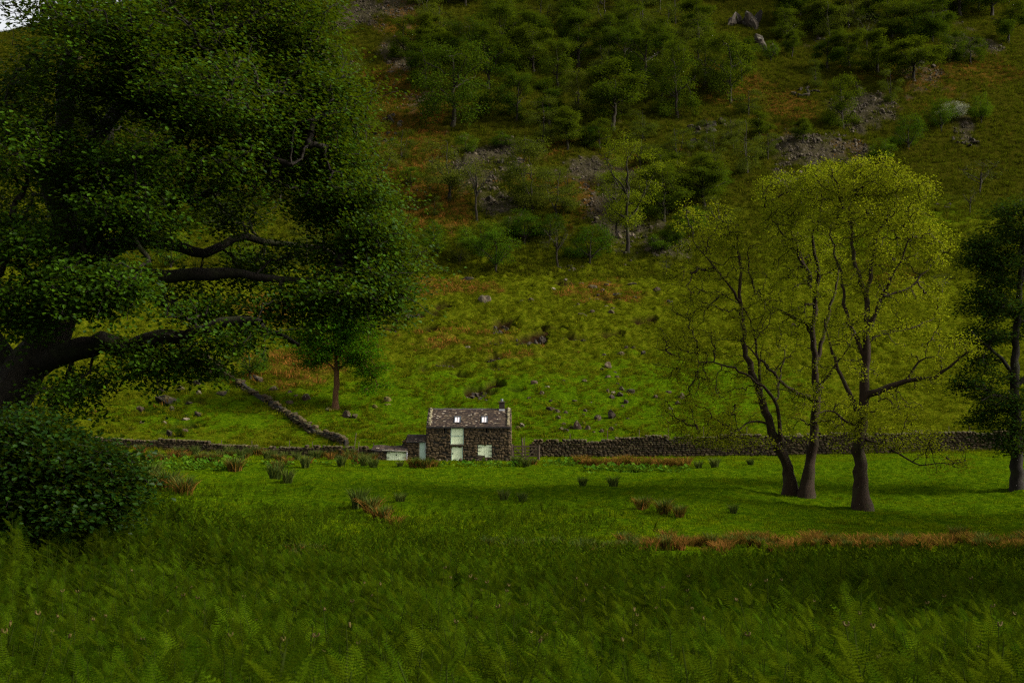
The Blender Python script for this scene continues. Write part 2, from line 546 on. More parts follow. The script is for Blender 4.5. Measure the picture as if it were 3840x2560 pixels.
def fan_points(n, d0, d1, half=25.0, power=1.0, g=rng):
    """random points in the valley in front of the viewer, even per unit of ground (power 1)"""
    d = (g.uniform(0, 1, n) * (d1 ** (2 * power) - d0 ** (2 * power)) + d0 ** (2 * power)) ** (0.5 / power)
    a = np.radians(g.uniform(-half, half, n))
    return np.sin(a) * d, np.cos(a) * d

def blades_mesh(name, mat, n, h0, h1, spread, width, lean, g, seg=2):
    V, F, c = [], [], 0
    for i in range(n):
        a = g.uniform(0, 2*np.pi); r = spread * math.sqrt(g.uniform()); bx, by = r*math.cos(a), r*math.sin(a)
        h = g.uniform(h0, h1); a2 = a + g.normal(0, 0.6); l = h * abs(g.normal(lean, lean*0.5))
        dx, dy = math.cos(a2), math.sin(a2); w = width * g.uniform(0.7, 1.3)
        pa = g.uniform(0, np.pi); ox, oy = math.cos(pa)*w/2, math.sin(pa)*w/2
        for k in range(seg):
            f = k / seg
            x, y, z = bx + dx*l*f*f, by + dy*l*f*f, h*(f - 0.12*lean*f*f)
            s = 1 - 0.45 * f
            V += [(x-ox*s, y-oy*s, z), (x+ox*s, y+oy*s, z)]
        V.append((bx+dx*l, by+dy*l, h*(1-0.25*lean)))
        for k in range(seg - 1):
            F.append((c+2*k, c+2*k+1, c+2*k+3, c+2*k+2))
        T = (c+2*seg-2, c+2*seg-1, c+2*seg)
        F.append((*T, T[2]) if False else T)
        c += 2*seg + 1
    q = [f for f in F if len(f) == 4]; tr = [f for f in F if len(f) == 3]
    return mesh_np(name, V, ([np.array(q)] if q else []) + [np.array(tr)], mat)

M_GRASS = leaf_mat('grass_blade', (0.028, 0.060, 0.001), (0.105, 0.152, 0.002), 0.3, 0.3, patch=0.35)
M_GRASS2 = leaf_mat('hill_grass_blade', (0.018, 0.036, 0.001), (0.095, 0.098, 0.004), 0.3, 0.4, patch=0.30)
M_DEADG = leaf_mat('dead_bracken', (0.050, 0.024, 0.004), (0.16, 0.070, 0.013), 0.2, 0.35)
M_FERN = leaf_mat('bracken_green', (0.009, 0.028, 0.001), (0.042, 0.074, 0.002), 0.35, 0.5, patch=0.5)
M_STEM = plain_mat('bracken_stem', (0.018, 0.026, 0.004), 1.0, 0.3)
M_STEM.node_tree.nodes['Principled BSDF'].inputs['Specular IOR Level'].default_value = 0.0

g1 = np.random.default_rng(101)
lawn = [blades_mesh('grass_tuft', M_GRASS, 16, 0.06, 0.17, 0.16, 0.022, 0.5, g1) for _ in range(4)]
hill = [blades_mesh('hill_tuft', M_GRASS2, 22, 0.14, 0.38, 0.24, 0.04, 0.7, g1) for _ in range(4)]
rustt = [blades_mesh('rust_tuft', M_DEADG, 20, 0.14, 0.40, 0.30, 0.045, 0.8, g1) for _ in range(3)]

def place_cover(name, label, cat, x, y, keep, protos, s0, s1, tilt=0.15, dz=0.0, g=g1):
    x, y = x[keep], y[keep]
    n = len(x)
    z = H(x, y) + dz
    rot = np.stack([g.normal(0, tilt, n), g.normal(0, tilt, n), g.uniform(0, 6.28, n)], 1)
    return scatter_stuff(name, label, cat, np.stack([x, y, z], 1), rot, g.uniform(s0, s1, n), g.integers(0, len(protos), n), protos)

def in_barn(x, y):
    return (x > -14.5) & (x < 0.2) & (y > 105.4) & (y < 113)

x, y = fan_points(65000, 56, 114, 32, 1.0, g1)
place_cover('meadow_grass', 'short bright green grass on the bank before the stone barn', 'grass', x, y,
            ~in_barn(x, y) & (g1.uniform(0, 1, len(x)) < 1.7 * vnoise(x / 1.3, y / 1.9, 5) - 0.25), lawn, 0.7, 1.5)
x, y = fan_points(72000, 112, 225, 31, 0.8, g1)
sc_, de_, lu_ = terrain_masks(x, y, H(x, y))
place_cover('hillside_grass', 'tussocky green and olive grass on the slope above the barn', 'grass', x, y,
            ~in_barn(x, y) & (g1.uniform(0, 1, len(x)) < (1.1 - 0.5 * lu_) * (1.9 * vnoise(x / 1.6, y / 2.2, 6) - 0.2) * (1 - scar_mask(x, y, H(x, y)))), hill, 0.7, 1.5, 0.25)
x, y = fan_points(68000, 205, 400, 29.5, 0.8, g1)
sc_, de_, lu_ = terrain_masks(x, y, H(x, y))
M_SHADED_UPPER = leaf_mat('shaded_upper_blade', (0.010, 0.020, 0.001), (0.055, 0.054, 0.004), 0.25, 0.4, patch=0.2)  # darker blades so the upper slope reads as shaded
shaded_upper = [blades_mesh('shaded_upper_tuft', M_SHADED_UPPER, 22, 0.14, 0.38, 0.24, 0.04, 0.7, g1) for _ in range(4)]
place_cover('upper_hillside_grass', 'rough grass on the steep wooded slope, darkened with painted shade', 'grass', x, y,
            g1.uniform(0, 1, len(x)) < 0.95 - sc_, shaded_upper, 1.4, 2.9, 0.3)
x, y = fan_points(100000, 114, 400, 29.5, 0.8, g1)
sc_, de_, lu_ = terrain_masks(x, y, H(x, y))
place_cover('dead_bracken', 'rust brown dead bracken lying in patches on the hillside', 'bracken', x, y,
            g1.uniform(0, 1, len(x)) < 0.85 * de_ * (1 - 0.6 * sc_) * (1 - scar_mask(x, y, H(x, y))), rustt, 0.8, 2.2, 0.3)

# ------------------------------------------------------------------ trees
LEAF = (np.array([(0,0,0),(-.30,.55,.07),(0,1,-.05),(.30,.55,.07)]), [np.array([(0,3,2),(0,2,1)])])
BROAD = (np.array([(0,0,0),(-.26,.35,.05),(-.36,.72,.08),(0,1,-.06),(.36,.72,.08),(.26,.35,.05)]), [np.array([(0,4,3),(0,3,2)]), np.array([(0,5,4),(0,2,1)])])

def leaf_geo(geo, cen, per, spread, size, g, up=0.7, tmpl=LEAF, out=None, droop=-0.15):
    n = len(cen) * per
    if n == 0: return
    c = np.repeat(cen, per, 0)
    pos = c + g.normal(0, 1, (n, 3)) * np.asarray(spread)
    N = g.normal(0, 1, (n, 3)); N /= np.linalg.norm(N, axis=1)[:, None]
    N[:, 2] = np.abs(N[:, 2])
    N += np.array([0, 0, up]); 
    if out is not None:
        N += 0.5 * np.repeat(out, per, 0)
    N /= np.linalg.norm(N, axis=1)[:, None]
    D = pos - c + g.normal(0, 0.25, (n, 3)) * np.mean(spread); D[:, 2] += droop * np.mean(spread)
    D -= (D * N).sum(1)[:, None] * N
    D /= np.linalg.norm(D, axis=1)[:, None] + 1e-9
    S = np.cross(D, N)
    s = size * g.uniform(0.6, 1.25, n)
    M = np.stack([S, D, N], -1) * s[:, None, None]
    V, F = scatter(tmpl[0], tmpl[1], M, pos)
    geo.add(V, F)

def resample(pts, step):
    pts = np.asarray(pts, float)
    if len(pts) == 2:
        pts = np.stack([pts[0], (pts[0] + pts[1]) / 2, pts[1]])
    # Catmull-Rom
    Q = np.vstack([2*pts[0]-pts[1], pts, 2*pts[-1]-pts[-2]])
    out = []
    for i in range(1, len(Q) - 2):
        p0, p1, p2, p3 = Q[i-1], Q[i], Q[i+1], Q[i+2]
        n = max(2, int(np.linalg.norm(p2 - p1) / step))
        for k in range(n):
            t = k / n
            out.append(0.5*((2*p1)+(-p0+p2)*t+(2*p0-5*p1+4*p2-p3)*t*t+(-p0+3*p1-3*p2+p3)*t**3))
    out.append(pts[-1])
    return np.array(out)

def tree_geo(limbs, attr, g, bf=0.35, r_tip=0.012, pipe=0.47, step=0.45, wig=0.05, flare=1.7, flare_h=0.9, min_r=0.0, sag=0.0, kmain=9):
    """limbs: [(points, r0, r1)], first one is the trunk; attr: points the twigs grow to.
    Returns branch Geo and the attractor positions"""
    geo = Geo()
    nodes, plen, rad = [], [], []
    for li, (pts, r0, r1) in enumerate(limbs):
        q = resample(pts, step)
        jit = g.normal(0, wig, q.shape); jit[0] = 0
        if li == 0: jit[: 2] = 0
        q = q + jit * min(1, step * 2)
        L = np.concatenate([[0], np.cumsum(np.linalg.norm(np.diff(q, axis=0), axis=1))])
        f = L / L[-1]
        r = r0 + (r1 - r0) * f ** 0.8
        if li == 0:
            base = 0.0
            hh = q[:, 2] - q[0, 2]
            r = r * (1 + (flare - 1) * np.exp(-(hh / flare_h) ** 2 * 2.5))
        else:
            N = np.array(nodes)
            k = np.argmin(((N - q[0]) ** 2).sum(1)); base = plen[k]
            q[0] = N[k]
        rr = r * (1 + g.normal(0, 0.05, len(r)))
        geo.tube(q, rr, kmain if r0 > 0.12 else 6)
        nodes += list(q); plen += list(base + L); rad += list(r)
    ns = len(nodes)
    attr = np.asarray(attr, float)
    n = len(attr)
    if n == 0:
        return geo, attr
    NP = np.array(nodes); PL = np.array(plen)
    # balanced minimum spanning tree
    D2 = np.full(n, 1e18); par = np.zeros(n, int); best_d = np.zeros(n)
    for i in range(n):
        c = np.linalg.norm(NP - attr[i], axis=1)
        j = np.argmin(c)
        par[i] = j; best_d[i] = c[j]; D2[i] = c[j]
    allp = np.vstack([NP, attr]); parent = np.full(ns + n, -1); alive = np.ones(n, bool)
    pl = np.zeros(ns + n)
    order = []
    cost = D2.copy()
    for _ in range(n):
        i = int(np.argmin(cost))
        alive[i] = False
        parent[ns + i] = par[i]
        pl[ns + i] = pl[par[i]] + np.linalg.norm(allp[ns + i] - allp[par[i]])
        cost[i] = 1e18
        order.append(ns + i)
        d = np.linalg.norm(attr - attr[i], axis=1) + bf * pl[ns + i]
        up = alive & (d < np.where(cost < 1e17, D2, -1))
        par[up] = ns + i; D2[up] = d[up]; cost[up] = d[up]
    cnt = np.ones(ns + n)
    for k in reversed(order):
        if parent[k] >= ns: cnt[parent[k]] += cnt[k]
    rg = np.maximum(r_tip * cnt ** pipe, min_r)
    ch = np.array(order); pa = parent[ch]
    p0, p1 = allp[pa], allp[ch]
    r1_ = rg[ch]
    lim = np.array(rad)
    r0_ = np.where(pa >= ns, np.minimum(rg[pa], r1_ * 1.35), np.minimum(lim[np.minimum(pa, ns-1)] * 0.8, r1_ * 1.25))
    r1_ = np.minimum(r1_, r0_)
    Lg = np.linalg.norm(p1 - p0, axis=1)
    m1 = p0 + (p1 - p0) * 0.33 + g.normal(0, 0.09, p0.shape) * Lg[:, None]
    m2 = p0 + (p1 - p0) * 0.67 + g.normal(0, 0.09, p0.shape) * Lg[:, None]
    m1[:, 2] -= sag * Lg; m2[:, 2] -= sag * Lg
    ra, rb = r0_ * 0.67 + r1_ * 0.33, r0_ * 0.33 + r1_ * 0.67
    for A, B, qa, qb in ((p0, m1, r0_, ra), (m1, m2, ra, rb), (m2, p1, rb, r1_)):
        for sel, k in ((r1_ > 0.05, 6), (r1_ <= 0.05, 3)):
            if not sel.any(): continue
            a, b, u, w = A[sel], B[sel], qa[sel], qb[sel]
            T = b - a; T /= np.linalg.norm(T, axis=1)[:, None] + 1e-9
            X = np.cross(T, np.array([0.31, 0.9, 0.2])); X /= np.linalg.norm(X, axis=1)[:, None] + 1e-9
            Y = np.cross(T, X)
            an = np.arange(k) * 2 * np.pi / k
            ring = np.cos(an)[None, :, None] * X[:, None] + np.sin(an)[None, :, None] * Y[:, None]
            V = np.concatenate([a[:, None] + u[:, None, None] * ring, b[:, None] + w[:, None, None] * ring], 1).reshape(-1, 3)
            i = (np.arange(len(a)) * 2 * k)[:, None]; j = np.arange(k)[None]; j2 = (j + 1) % k
            geo.add(V, [np.stack([i + j, i + j2, i + k + j2, i + k + j], -1).reshape(-1, 4)])
    return geo, attr

def in_ball(n, g, shell=0.0):
    v = g.normal(0, 1, (n, 3)); v /= np.linalg.norm(v, axis=1)[:, None]
    r = (shell ** 3 + (1 - shell ** 3) * g.uniform(0, 1, n)) ** (1 / 3)
    return v * r[:, None]

def padded(n, cen, rad, g, pad=(1.0, 1.0, 0.4), per=12, shell=0.5):
    """points in flat pads spread through an ellipsoid"""
    k = max(1, n // per)
    c = np.asarray(cen) + in_ball(k, g, shell) * np.asarray(rad)
    p = np.repeat(c, per, 0) + in_ball(k * per, g) * np.asarray(pad)
    return p

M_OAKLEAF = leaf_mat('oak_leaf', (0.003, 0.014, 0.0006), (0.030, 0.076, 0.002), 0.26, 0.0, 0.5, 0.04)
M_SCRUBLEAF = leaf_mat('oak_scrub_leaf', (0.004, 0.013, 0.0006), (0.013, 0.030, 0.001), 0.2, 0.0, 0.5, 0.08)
M_OAKBARK = bark_mat('oak_bark', (0.005, 0.004, 0.003), (0.022, 0.017, 0.011))
M_ASHLEAF = leaf_mat('fresh_leaf', (0.085, 0.112, 0.003), (0.235, 0.235, 0.009), 0.5, 0.0)
M_ASHBARK = bark_mat('ash_bark', (0.006, 0.0035, 0.0015), (0.030, 0.017, 0.007), mossf=0.3)
M_DARKLEAF = leaf_mat('dark_leaf', (0.009, 0.024, 0.004), (0.024, 0.048, 0.006), 0.2, 0.15)

def make_tree(name, label, cat, base, limbs, attr, bark, leafm, per, spread, size, g, group=None, up=0.7, tmpl=LEAF, crown_c=None, leafsel=None, **kw):
    t = thing(name, label, cat, base, group)
    bg, at_ = tree_geo(limbs, attr, g, **kw)
    part('trunk', bg, bark, t, True)
    lg = Geo()
    cc = at_ if leafsel is None else at_[leafsel]
    out = None
    if crown_c is not None:
        out = cc - np.asarray(crown_c); out /= np.linalg.norm(out, axis=1)[:, None] + 1e-9
    leaf_geo(lg, cc, per, spread, size, g, up, tmpl, out)
    part('crown', lg, leafm, t)
    return t

# --- the great oak on the left
go = np.random.default_rng(11)
OD = 32.0
def op(pts, dz0=0.0, dz1=0.0, d=OD):
    n = len(pts)
    return [P(a, b, d + dz0 + (dz1 - dz0) * i / max(1, n - 1)) for i, (a, b) in enumerate(pts)]
ob = P(-70, 1800, OD); ob[2] = float(H(ob[0], OD)) - 0.25
limbs = [
    (np.vstack([[ob], op([(-25,1600),(20,1500),(100,1375),(185,1270),(228,1150)])]), 0.74, 0.55),
    (op([(228,1150),(235,900),(232,631),(245,470),(245,280),(300,100),(330,-120)]), 0.46, 0.12),
    (op([(120,1350),(210,1335),(316,1305),(393,1286),(491,1305),(617,1265),(701,1256),(772,1236),(900,1195),(1000,1215)], 0, -2.5), 0.40, 0.09),
    (op([(210,1230),(400,1080),(554,1104),(631,1152),(743,1195),(842,1216),(990,1245),(1120,1300)], 0, 2.0), 0.27, 0.06),
    (op([(228,1150),(430,1040),(617,1033),(743,1026),(842,1033),(982,1033),(1122,1045),(1280,1060)], 0, -1.0), 0.29, 0.06),
    (op([(232,1050),(400,930),(561,907),(701,928),(771,942),(877,900),(1000,905),(1220,925)], 0, 3.0), 0.27, 0.06),
    (op([(235,980),(420,930),(540,868),(600,806),(673,737),(730,652),(751,589),(790,572),(912,582),(1087,617)], 0, -2.0), 0.27, 0.06),
    (op([(238,940),(400,820),(526,758),(631,743),(736,750),(863,680),(1052,673),(1200,740)], 0, 1.5), 0.22, 0.05),
    (op([(235,760),(400,680),(547,603),(631,547),(701,477),(800,350),(950,250)], 0, -3.0), 0.26, 0.06),
    (op([(240,650),(420,430),(600,230),(760,60),(900,-40)], 0, 2.0), 0.25, 0.06),
    (op([(60,1430),(-120,1120),(-330,820),(-520,560)], 0, 1.0), 0.42, 0.10),
    (op([(232,800),(100,560),(-80,330),(-250,120)], 0, -3.0), 0.3, 0.08),
    (op([(228,1120),(260,980),(330,900),(420,840)], 0, -3.2), 0.26, 0.07),
    (op([(200,1250),(150,1150),(120,1050),(60,930)], 0, -3.0), 0.26, 0.07),
    (op([(228,1150),(300,900),(380,700),(420,480)], 0, 6.0), 0.3, 0.08),
]
# lobes: px centre, px radii, depth offset, depth radius, number of twigs
LOB = [(960,130,230,200,0,2.6,300),(1110,300,190,170,0.3,2.4,260),(1225,420,125,140,0,1.8,170),(1090,520,180,110,-.5,2.2,170),(1250,560,70,70,0,1.2,40),
       (1130,690,140,80,0,2.0,90),(1290,780,120,100,0.2,1.8,150),(1400,900,85,100,0,1.6,120),(1430,1040,75,100,0,1.6,120),(1290,960,150,80,0.8,1.8,120),(1300,1090,160,60,-.6,1.8,90),
       (1200,1110,140,50,-.6,1.6,70),(1060,1180,110,45,-1.0,1.4,45),(1360,1130,90,50,-.3,1.4,60),(1270,660,110,100,0.2,1.6,110),(1370,760,70,60,.2,1.2,50),(1190,120,60,110,.2,1.6,60),(1460,1150,50,70,0,1.2,50),
       (780,420,230,150,-3.0,2.4,250),(650,130,260,170,-1.5,2.8,260),(400,220,230,220,-3.5,2.6,280),(150,370,170,180,-2.5,2.6,150),(60,560,160,160,-4.0,2.4,130),
       (480,830,150,95,-3.2,2.0,150),(340,1090,150,95,-3.2,2.0,150),(110,930,180,130,-3,2.2,170),(80,1160,160,110,-3,2.0,120),(330,680,160,120,-2.5,2.2,130),(560,640,140,90,-3.5,2.0,90),
       (460,1060,90,70,-3.4,1.4,60),(830,640,150,90,-2.4,1.8,90),(900,800,170,90,1.5,2.0,50),(700,820,180,100,3.5,2.0,50),(1000,980,190,60,1.5,1.8,70),(760,1080,200,70,2.5,1.8,60),
       (660,1380,140,50,-1.6,1.3,80),(560,1310,90,40,-1.2,1.2,40),(250,1450,120,60,-1.2,1.3,70),(900,1290,110,40,-2.0,1.3,40),(760,1180,110,50,-1.4,1.2,50),(800,260,200,150,3.5,2.5,150),
       (500,500,250,180,5.5,2.5,160),(200,750,200,200,5.5,2.5,120),(-250,700,250,300,0,4.5,260),(-350,1050,200,160,-1,3.5,150),(-330,330,200,220,0,4.0,160),(700,270,190,110,-1.5,2.2,130),(900,340,150,90,-1.2,2.0,110),(560,330,150,110,-2.5,2.0,100),(1000,420,140,80,-1.0,1.8,80),(350,-150,330,180,0,4.5,240),(150,60,110,60,-1,2,50),(330,40,120,60,-1,2,60),(820,-150,260,150,0,3.5,170)]
at_ = []
for cx, cy, rx, ry, dz, dr, n in LOB:
    c = P(cx, cy, OD + dz); s = (OD + dz) / FPX
    at_.append(padded(int(n * 1.4), c, (rx * s, dr, ry * s), go, (0.68, 0.68, 0.26), 9, 0.4))
at_ = np.vstack(at_)
q_ = go.uniform(0, 1, len(at_)) < 0.14                 # stray sprays reaching out of the pads
dv = at_ - P(400, 850, OD); dv /= np.linalg.norm(dv, axis=1)[:, None]
at_[q_] += dv[q_] * go.uniform(.2, .9, (q_.sum(), 1)) + go.normal(0, .15, (q_.sum(), 3))
make_tree('oak_tree', 'huge spreading oak with thick dark leaning trunk and low horizontal limbs', 'tree', tuple(ob), limbs, at_, M_OAKBARK, M_OAKLEAF,
          25, (0.24, 0.24, 0.14), 0.115, go, up=0.9, tmpl=BROAD, crown_c=P(330, 800, OD), bf=0.25, r_tip=0.0075, pipe=0.5, wig=0.05, flare=1.6, flare_h=1.4, kmain=12)

# --- low oak scrub in front of the trunk
gb = np.random.default_rng(12)
BD = 27.0
def scrub(name, label, lob, bpx, stems, g, d=BD, leaf=0.13):
    b = P(bpx, 1900, d); b[2] = float(H(b[0], d)) - 0.1
    L = []
    for (a, c2) in stems:
        top = P(a, c2, d + g.uniform(-.8, .8))
        mid = (b + top) / 2 + np.array([0, 0, 0.35])
        L.append(([b + g.normal(0, .1, 3) * [1, 1, 0], mid, top], 0.08, 0.02))
    A = []
    for cx, cy, rx, ry, dz, dr, n in lob:
        c = P(cx, cy, d + dz); s = d / FPX
        A.append(padded(n, c, (rx * s * 1.1, dr, ry * s), g, (0.6, 0.6, 0.26), 6, 0.2))
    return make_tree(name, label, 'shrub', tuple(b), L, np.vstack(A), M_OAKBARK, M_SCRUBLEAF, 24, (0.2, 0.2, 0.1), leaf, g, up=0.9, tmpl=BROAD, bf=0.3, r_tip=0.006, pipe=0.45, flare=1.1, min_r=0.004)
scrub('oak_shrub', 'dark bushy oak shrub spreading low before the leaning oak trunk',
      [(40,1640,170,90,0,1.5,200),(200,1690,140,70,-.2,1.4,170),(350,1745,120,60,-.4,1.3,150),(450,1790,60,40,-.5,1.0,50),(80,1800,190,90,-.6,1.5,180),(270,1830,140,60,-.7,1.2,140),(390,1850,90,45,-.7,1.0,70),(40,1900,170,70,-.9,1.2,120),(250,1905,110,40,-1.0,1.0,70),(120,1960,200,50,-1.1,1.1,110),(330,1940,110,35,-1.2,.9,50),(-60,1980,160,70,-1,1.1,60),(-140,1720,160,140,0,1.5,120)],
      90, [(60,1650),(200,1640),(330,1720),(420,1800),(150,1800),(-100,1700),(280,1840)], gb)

# --- the pair of ashes on the right (region read at 1.081 px per photo px)
ga = np.random.default_rng(13)
def r4(X, Y): return 2400 + X / 1.081, 550 + Y / 1.081
def rp(pts, d, dz0=0.0, dz1=0.0):
    n = len(pts)
    return [P(*r4(a, b), d + dz0 + (dz1 - dz0) * i / max(1, n - 1)) for i, (a, b) in enumerate(pts)]
def lobes4(lst, d, g, pad=(0.5, 0.5, 0.35), per=6, shell=0.5):
    A = []
    for X, Y, rx, ry, dz, dr, n in lst:
        c = P(*r4(X, Y), d + dz); s = d / FPX / 1.081
        A.append(padded(int(n * 1.45), c, (rx * s, dr, ry * s), g, pad, per, shell))
    return np.vstack(A)
g0 = ground(*r4(640, 1425)); AD = g0[1]
b1 = P(*r4(612, 1395), AD + 0.6); b1[2] = float(H(b1[0], b1[1])) - 0.2
b2 = P(*r4(672, 1440), AD - 0.3); b2[2] = float(H(b2[0], b2[1])) - 0.2
limbsA = [
    (np.vstack([[b1], rp([(600,1300),(575,1240),(530,1130),(490,1010),(440,880),(420,750),(405,600),(405,470),(390,330)], AD, .4, 0)]), 0.40, 0.05),
    (rp([(580,1250),(565,1120),(540,1020),(450,935),(350,890),(180,860)], AD, .3, -1.5), 0.17, 0.03),
    (rp([(490,1010),(480,900),(470,800),(440,680),(380,620),(310,580)], AD, .2, 2), 0.12, 0.03),
    (rp([(410,640),(360,560),(260,440),(210,380)], AD, 0, -1), 0.10, 0.03),
    (rp([(540,1030),(560,1000),(570,900),(600,800)], AD, .2, 2), 0.10, 0.03),
    (rp([(530,1130),(450,1110),(400,1150),(330,1180),(240,1190)], AD, .2, -2), 0.09, 0.02),
]
limbsB = [
    (np.vstack([[b2], rp([(690,1290),(705,1150),(715,950),(703,760),(712,640),(690,560),(640,420),(600,280)], AD, 0, 0)]), 0.42, 0.05),
    (rp([(700,760),(690,740),(620,690),(500,630),(450,530),(440,400)], AD, 0, 1), 0.16, 0.03),
    (rp([(708,1030),(620,990),(560,940),(480,860),(430,800)], AD, 0, -2.5), 0.18, 0.04),
    (rp([(712,640),(720,500),(700,380),(730,250),(740,150)], AD, 0, -1), 0.16, 0.03),
    (rp([(700,560),(660,450),(540,300),(520,230)], AD, 0, 1), 0.11, 0.03),
    (rp([(710,900),(740,780),(760,700),(800,560),(790,430),(770,330)], AD, 0, 2), 0.16, 0.04),
    (rp([(712,1000),(780,900),(830,840),(890,770)], AD, 0, -1.5), 0.13, 0.03),
]
lobA = [(250,330,140,120,0,2.5,110),(330,440,160,120,0,2.5,140),(200,560,110,110,0,2.5,80),(280,720,170,130,0,2.8,140),(180,870,120,90,-.5,2,120),(330,1000,170,120,-.5,2.5,120),(260,1150,160,70,-1,2.2,120),(150,1060,90,80,-.6,2,60),(140,740,70,120,0,2,60),(440,620,120,120,.5,2.5,80),(480,820,120,120,.8,2.2,70),(390,1190,160,40,-1,2,50)]
lobB = [(600,200,130,110,0,2.6,200),(720,160,110,90,-.3,2.6,180),(560,330,120,110,.5,2.5,150),(690,340,130,120,0,2.8,170),(640,520,170,120,0,2.8,150),(560,680,140,110,-.5,2.6,100),(700,760,140,120,-.8,2.6,90),(620,960,150,110,-1,2.5,80),(740,1080,120,120,-1,2.4,70),(660,1130,110,100,.5,2,40),(760,480,100,120,1.2,2.4,100)]
treeA = make_tree('ash_tree', 'slim pale stemmed tree leaning away from its darker twin, thin fresh leaves', 'tree', tuple(b1), limbsA, lobes4(lobA, AD, ga), M_ASHBARK, M_ASHLEAF,
                  15, (0.21, 0.21, 0.15), 0.145, ga, up=0.4, bf=0.35, r_tip=0.011, pipe=0.455, wig=0.06, flare=1.7, flare_h=1.6)
treeB = make_tree('ash_tree', 'dark upright twin stem with burred foot beside the pale leaning one', 'tree', tuple(b2), limbsB, lobes4(lobB, AD, ga), M_ASHBARK, M_ASHLEAF,
                  15, (0.21, 0.21, 0.15), 0.145, ga, up=0.4, bf=0.35, r_tip=0.011, pipe=0.455, wig=0.06, flare=1.6, flare_h=2.0)
# tree C, a little nearer
gC = ground(*r4(905, 1475)); CD = gC[1]
b3 = P(*r4(903, 1475), CD); b3[2] = float(H(b3[0], CD)) - 0.2
limbsC = [
    (np.vstack([[b3], rp([(895,1350),(888,1200),(903,1060),(913,900),(922,730),(915,600),(875,490),(862,400),(850,280)], CD)]), 0.52, 0.06),
    (rp([(905,1040),(925,1005),(1000,980),(1080,950),(1190,932),(1230,905),(1270,880),(1325,830)], CD, 0, -2), 0.27, 0.04),
    (rp([(893,1100),(850,1000),(810,920),(770,800),(745,700)], CD, 0, 2), 0.20, 0.04),
    (rp([(922,760),(980,610),(1020,530),(1060,460),(1090,380)], CD, 0, -1.5), 0.18, 0.04),
    (rp([(915,620),(940,480),(960,380),(1000,280),(1010,180)], CD, 0, 1), 0.16, 0.03),
    (rp([(915,850),(850,720),(830,640),(810,500),(790,430),(770,330)], CD, 0, 1.5), 0.17, 0.04),
    (rp([(980,610),(1100,570),(1180,480),(1230,420)], CD, 0, 1), 0.10, 0.03),
    (rp([(918,800),(980,760),(1080,740),(1200,690)], CD, 0, 2), 0.11, 0.03),
    (rp([(890,1180),(960,1200),(1050,1240),(1130,1290),(1230,1280)], CD, 0, -2.5), 0.10, 0.025),
    (rp([(890,1150),(830,1110),(760,1070),(700,1090)], CD, 0, -2), 0.11, 0.025),
    (rp([(1080,950),(1130,870),(1190,850)], CD, -.7, -1.5), 0.10, 0.03),
]
lobC = [(830,130,130,85,0,2.8,190),(940,130,140,90,0,2.8,220),(1060,220,120,110,0,2.8,190),(880,270,150,120,0,3,180),(1030,370,150,120,0,2.8,160),(1160,400,100,110,0,2.4,120),(900,480,160,120,0,3,120),(1080,560,150,110,.5,2.6,100),(950,680,160,100,-.5,2.6,90),
        (1150,680,120,100,.8,2.4,70),(850,820,140,120,-.8,2.6,80),(1230,830,120,80,-1,2,60),(1010,860,140,100,1,2.4,50),(1130,1000,150,80,-1.4,2,40),(950,1130,150,100,-1.5,2.2,70),(820,1120,110,110,-1.4,2,60),(1100,1200,150,70,-1.8,2,60),(1220,1270,130,60,-2,1.8,40),(1010,1060,120,70,-1.6,2,40)]
make_tree('ash_tree', 'thick single trunked tree with one long limb reaching level over the grass', 'tree', tuple(b3), limbsC, lobes4(lobC, CD, ga), M_ASHBARK, M_ASHLEAF,
          15, (0.21, 0.21, 0.15), 0.145, ga, up=0.4, bf=0.35, r_tip=0.011, pipe=0.455, wig=0.06, flare=1.5, flare_h=1.6)

# --- dark tree at the right edge
ge = np.random.default_rng(14)
ED = 82.0
be = P(3815, 1790, ED); be[2] = float(H(be[0], ED)) - 0.2
def ep(pts, dz=0.0): return [P(a, b, ED + dz * i / max(1, len(pts) - 1)) for i, (a, b) in enumerate(pts)]
limbsE = [(np.vstack([[be], ep([(3812,1600),(3805,1400),(3815,1200),(3830,1000),(3850,800)])]), 0.5, 0.1),
          (ep([(3805,1400),(3740,1330),(3690,1290),(3640,1240)], -2), 0.16, 0.04), (ep([(3815,1200),(3740,1080),(3690,980)], 1), 0.18, 0.04),
          (ep([(3825,1050),(3900,900),(3960,780)], 2), 0.18, 0.04), (ep([(3808,1500),(3740,1480),(3680,1500)], -1.5), 0.1, 0.03), (ep([(3812,1450),(3920,1350),(4030,1260)], 0), 0.2, 0.04)]
A = []
for cx, cy, rx, ry, dr, n in [(3820,830,110,90,2.5,260),(3700,960,80,70,2.0,200),(3800,1010,110,90,2.4,230),(3690,1130,75,70,2,150),(3790,1190,100,90,2.2,190),(3690,1290,80,70,2,140),(3650,1420,70,60,1.6,90),(3740,1480,90,80,2,150),(3790,1620,90,80,2,140),(3700,1600,60,60,1.6,60),(4000,900,150,150,3,230),(4020,1200,150,160,3,200),(3950,1500,130,110,2.4,120)]:
    c = P(cx, cy, ED); s = ED / FPX
    A.append(padded(n, c, (rx * s, dr, ry * s), ge, (0.9, 0.9, 0.4), 8, 0.5))
make_tree('oak_tree', 'dense blackish green tree overhanging the stone wall beyond the long level limb', 'tree', tuple(be), limbsE, np.vstack(A), M_OAKBARK, M_DARKLEAF, 20, (0.3, 0.3, 0.16), 0.22, ge, up=0.8, bf=0.3, r_tip=0.013, pipe=0.46, flare=1.4)

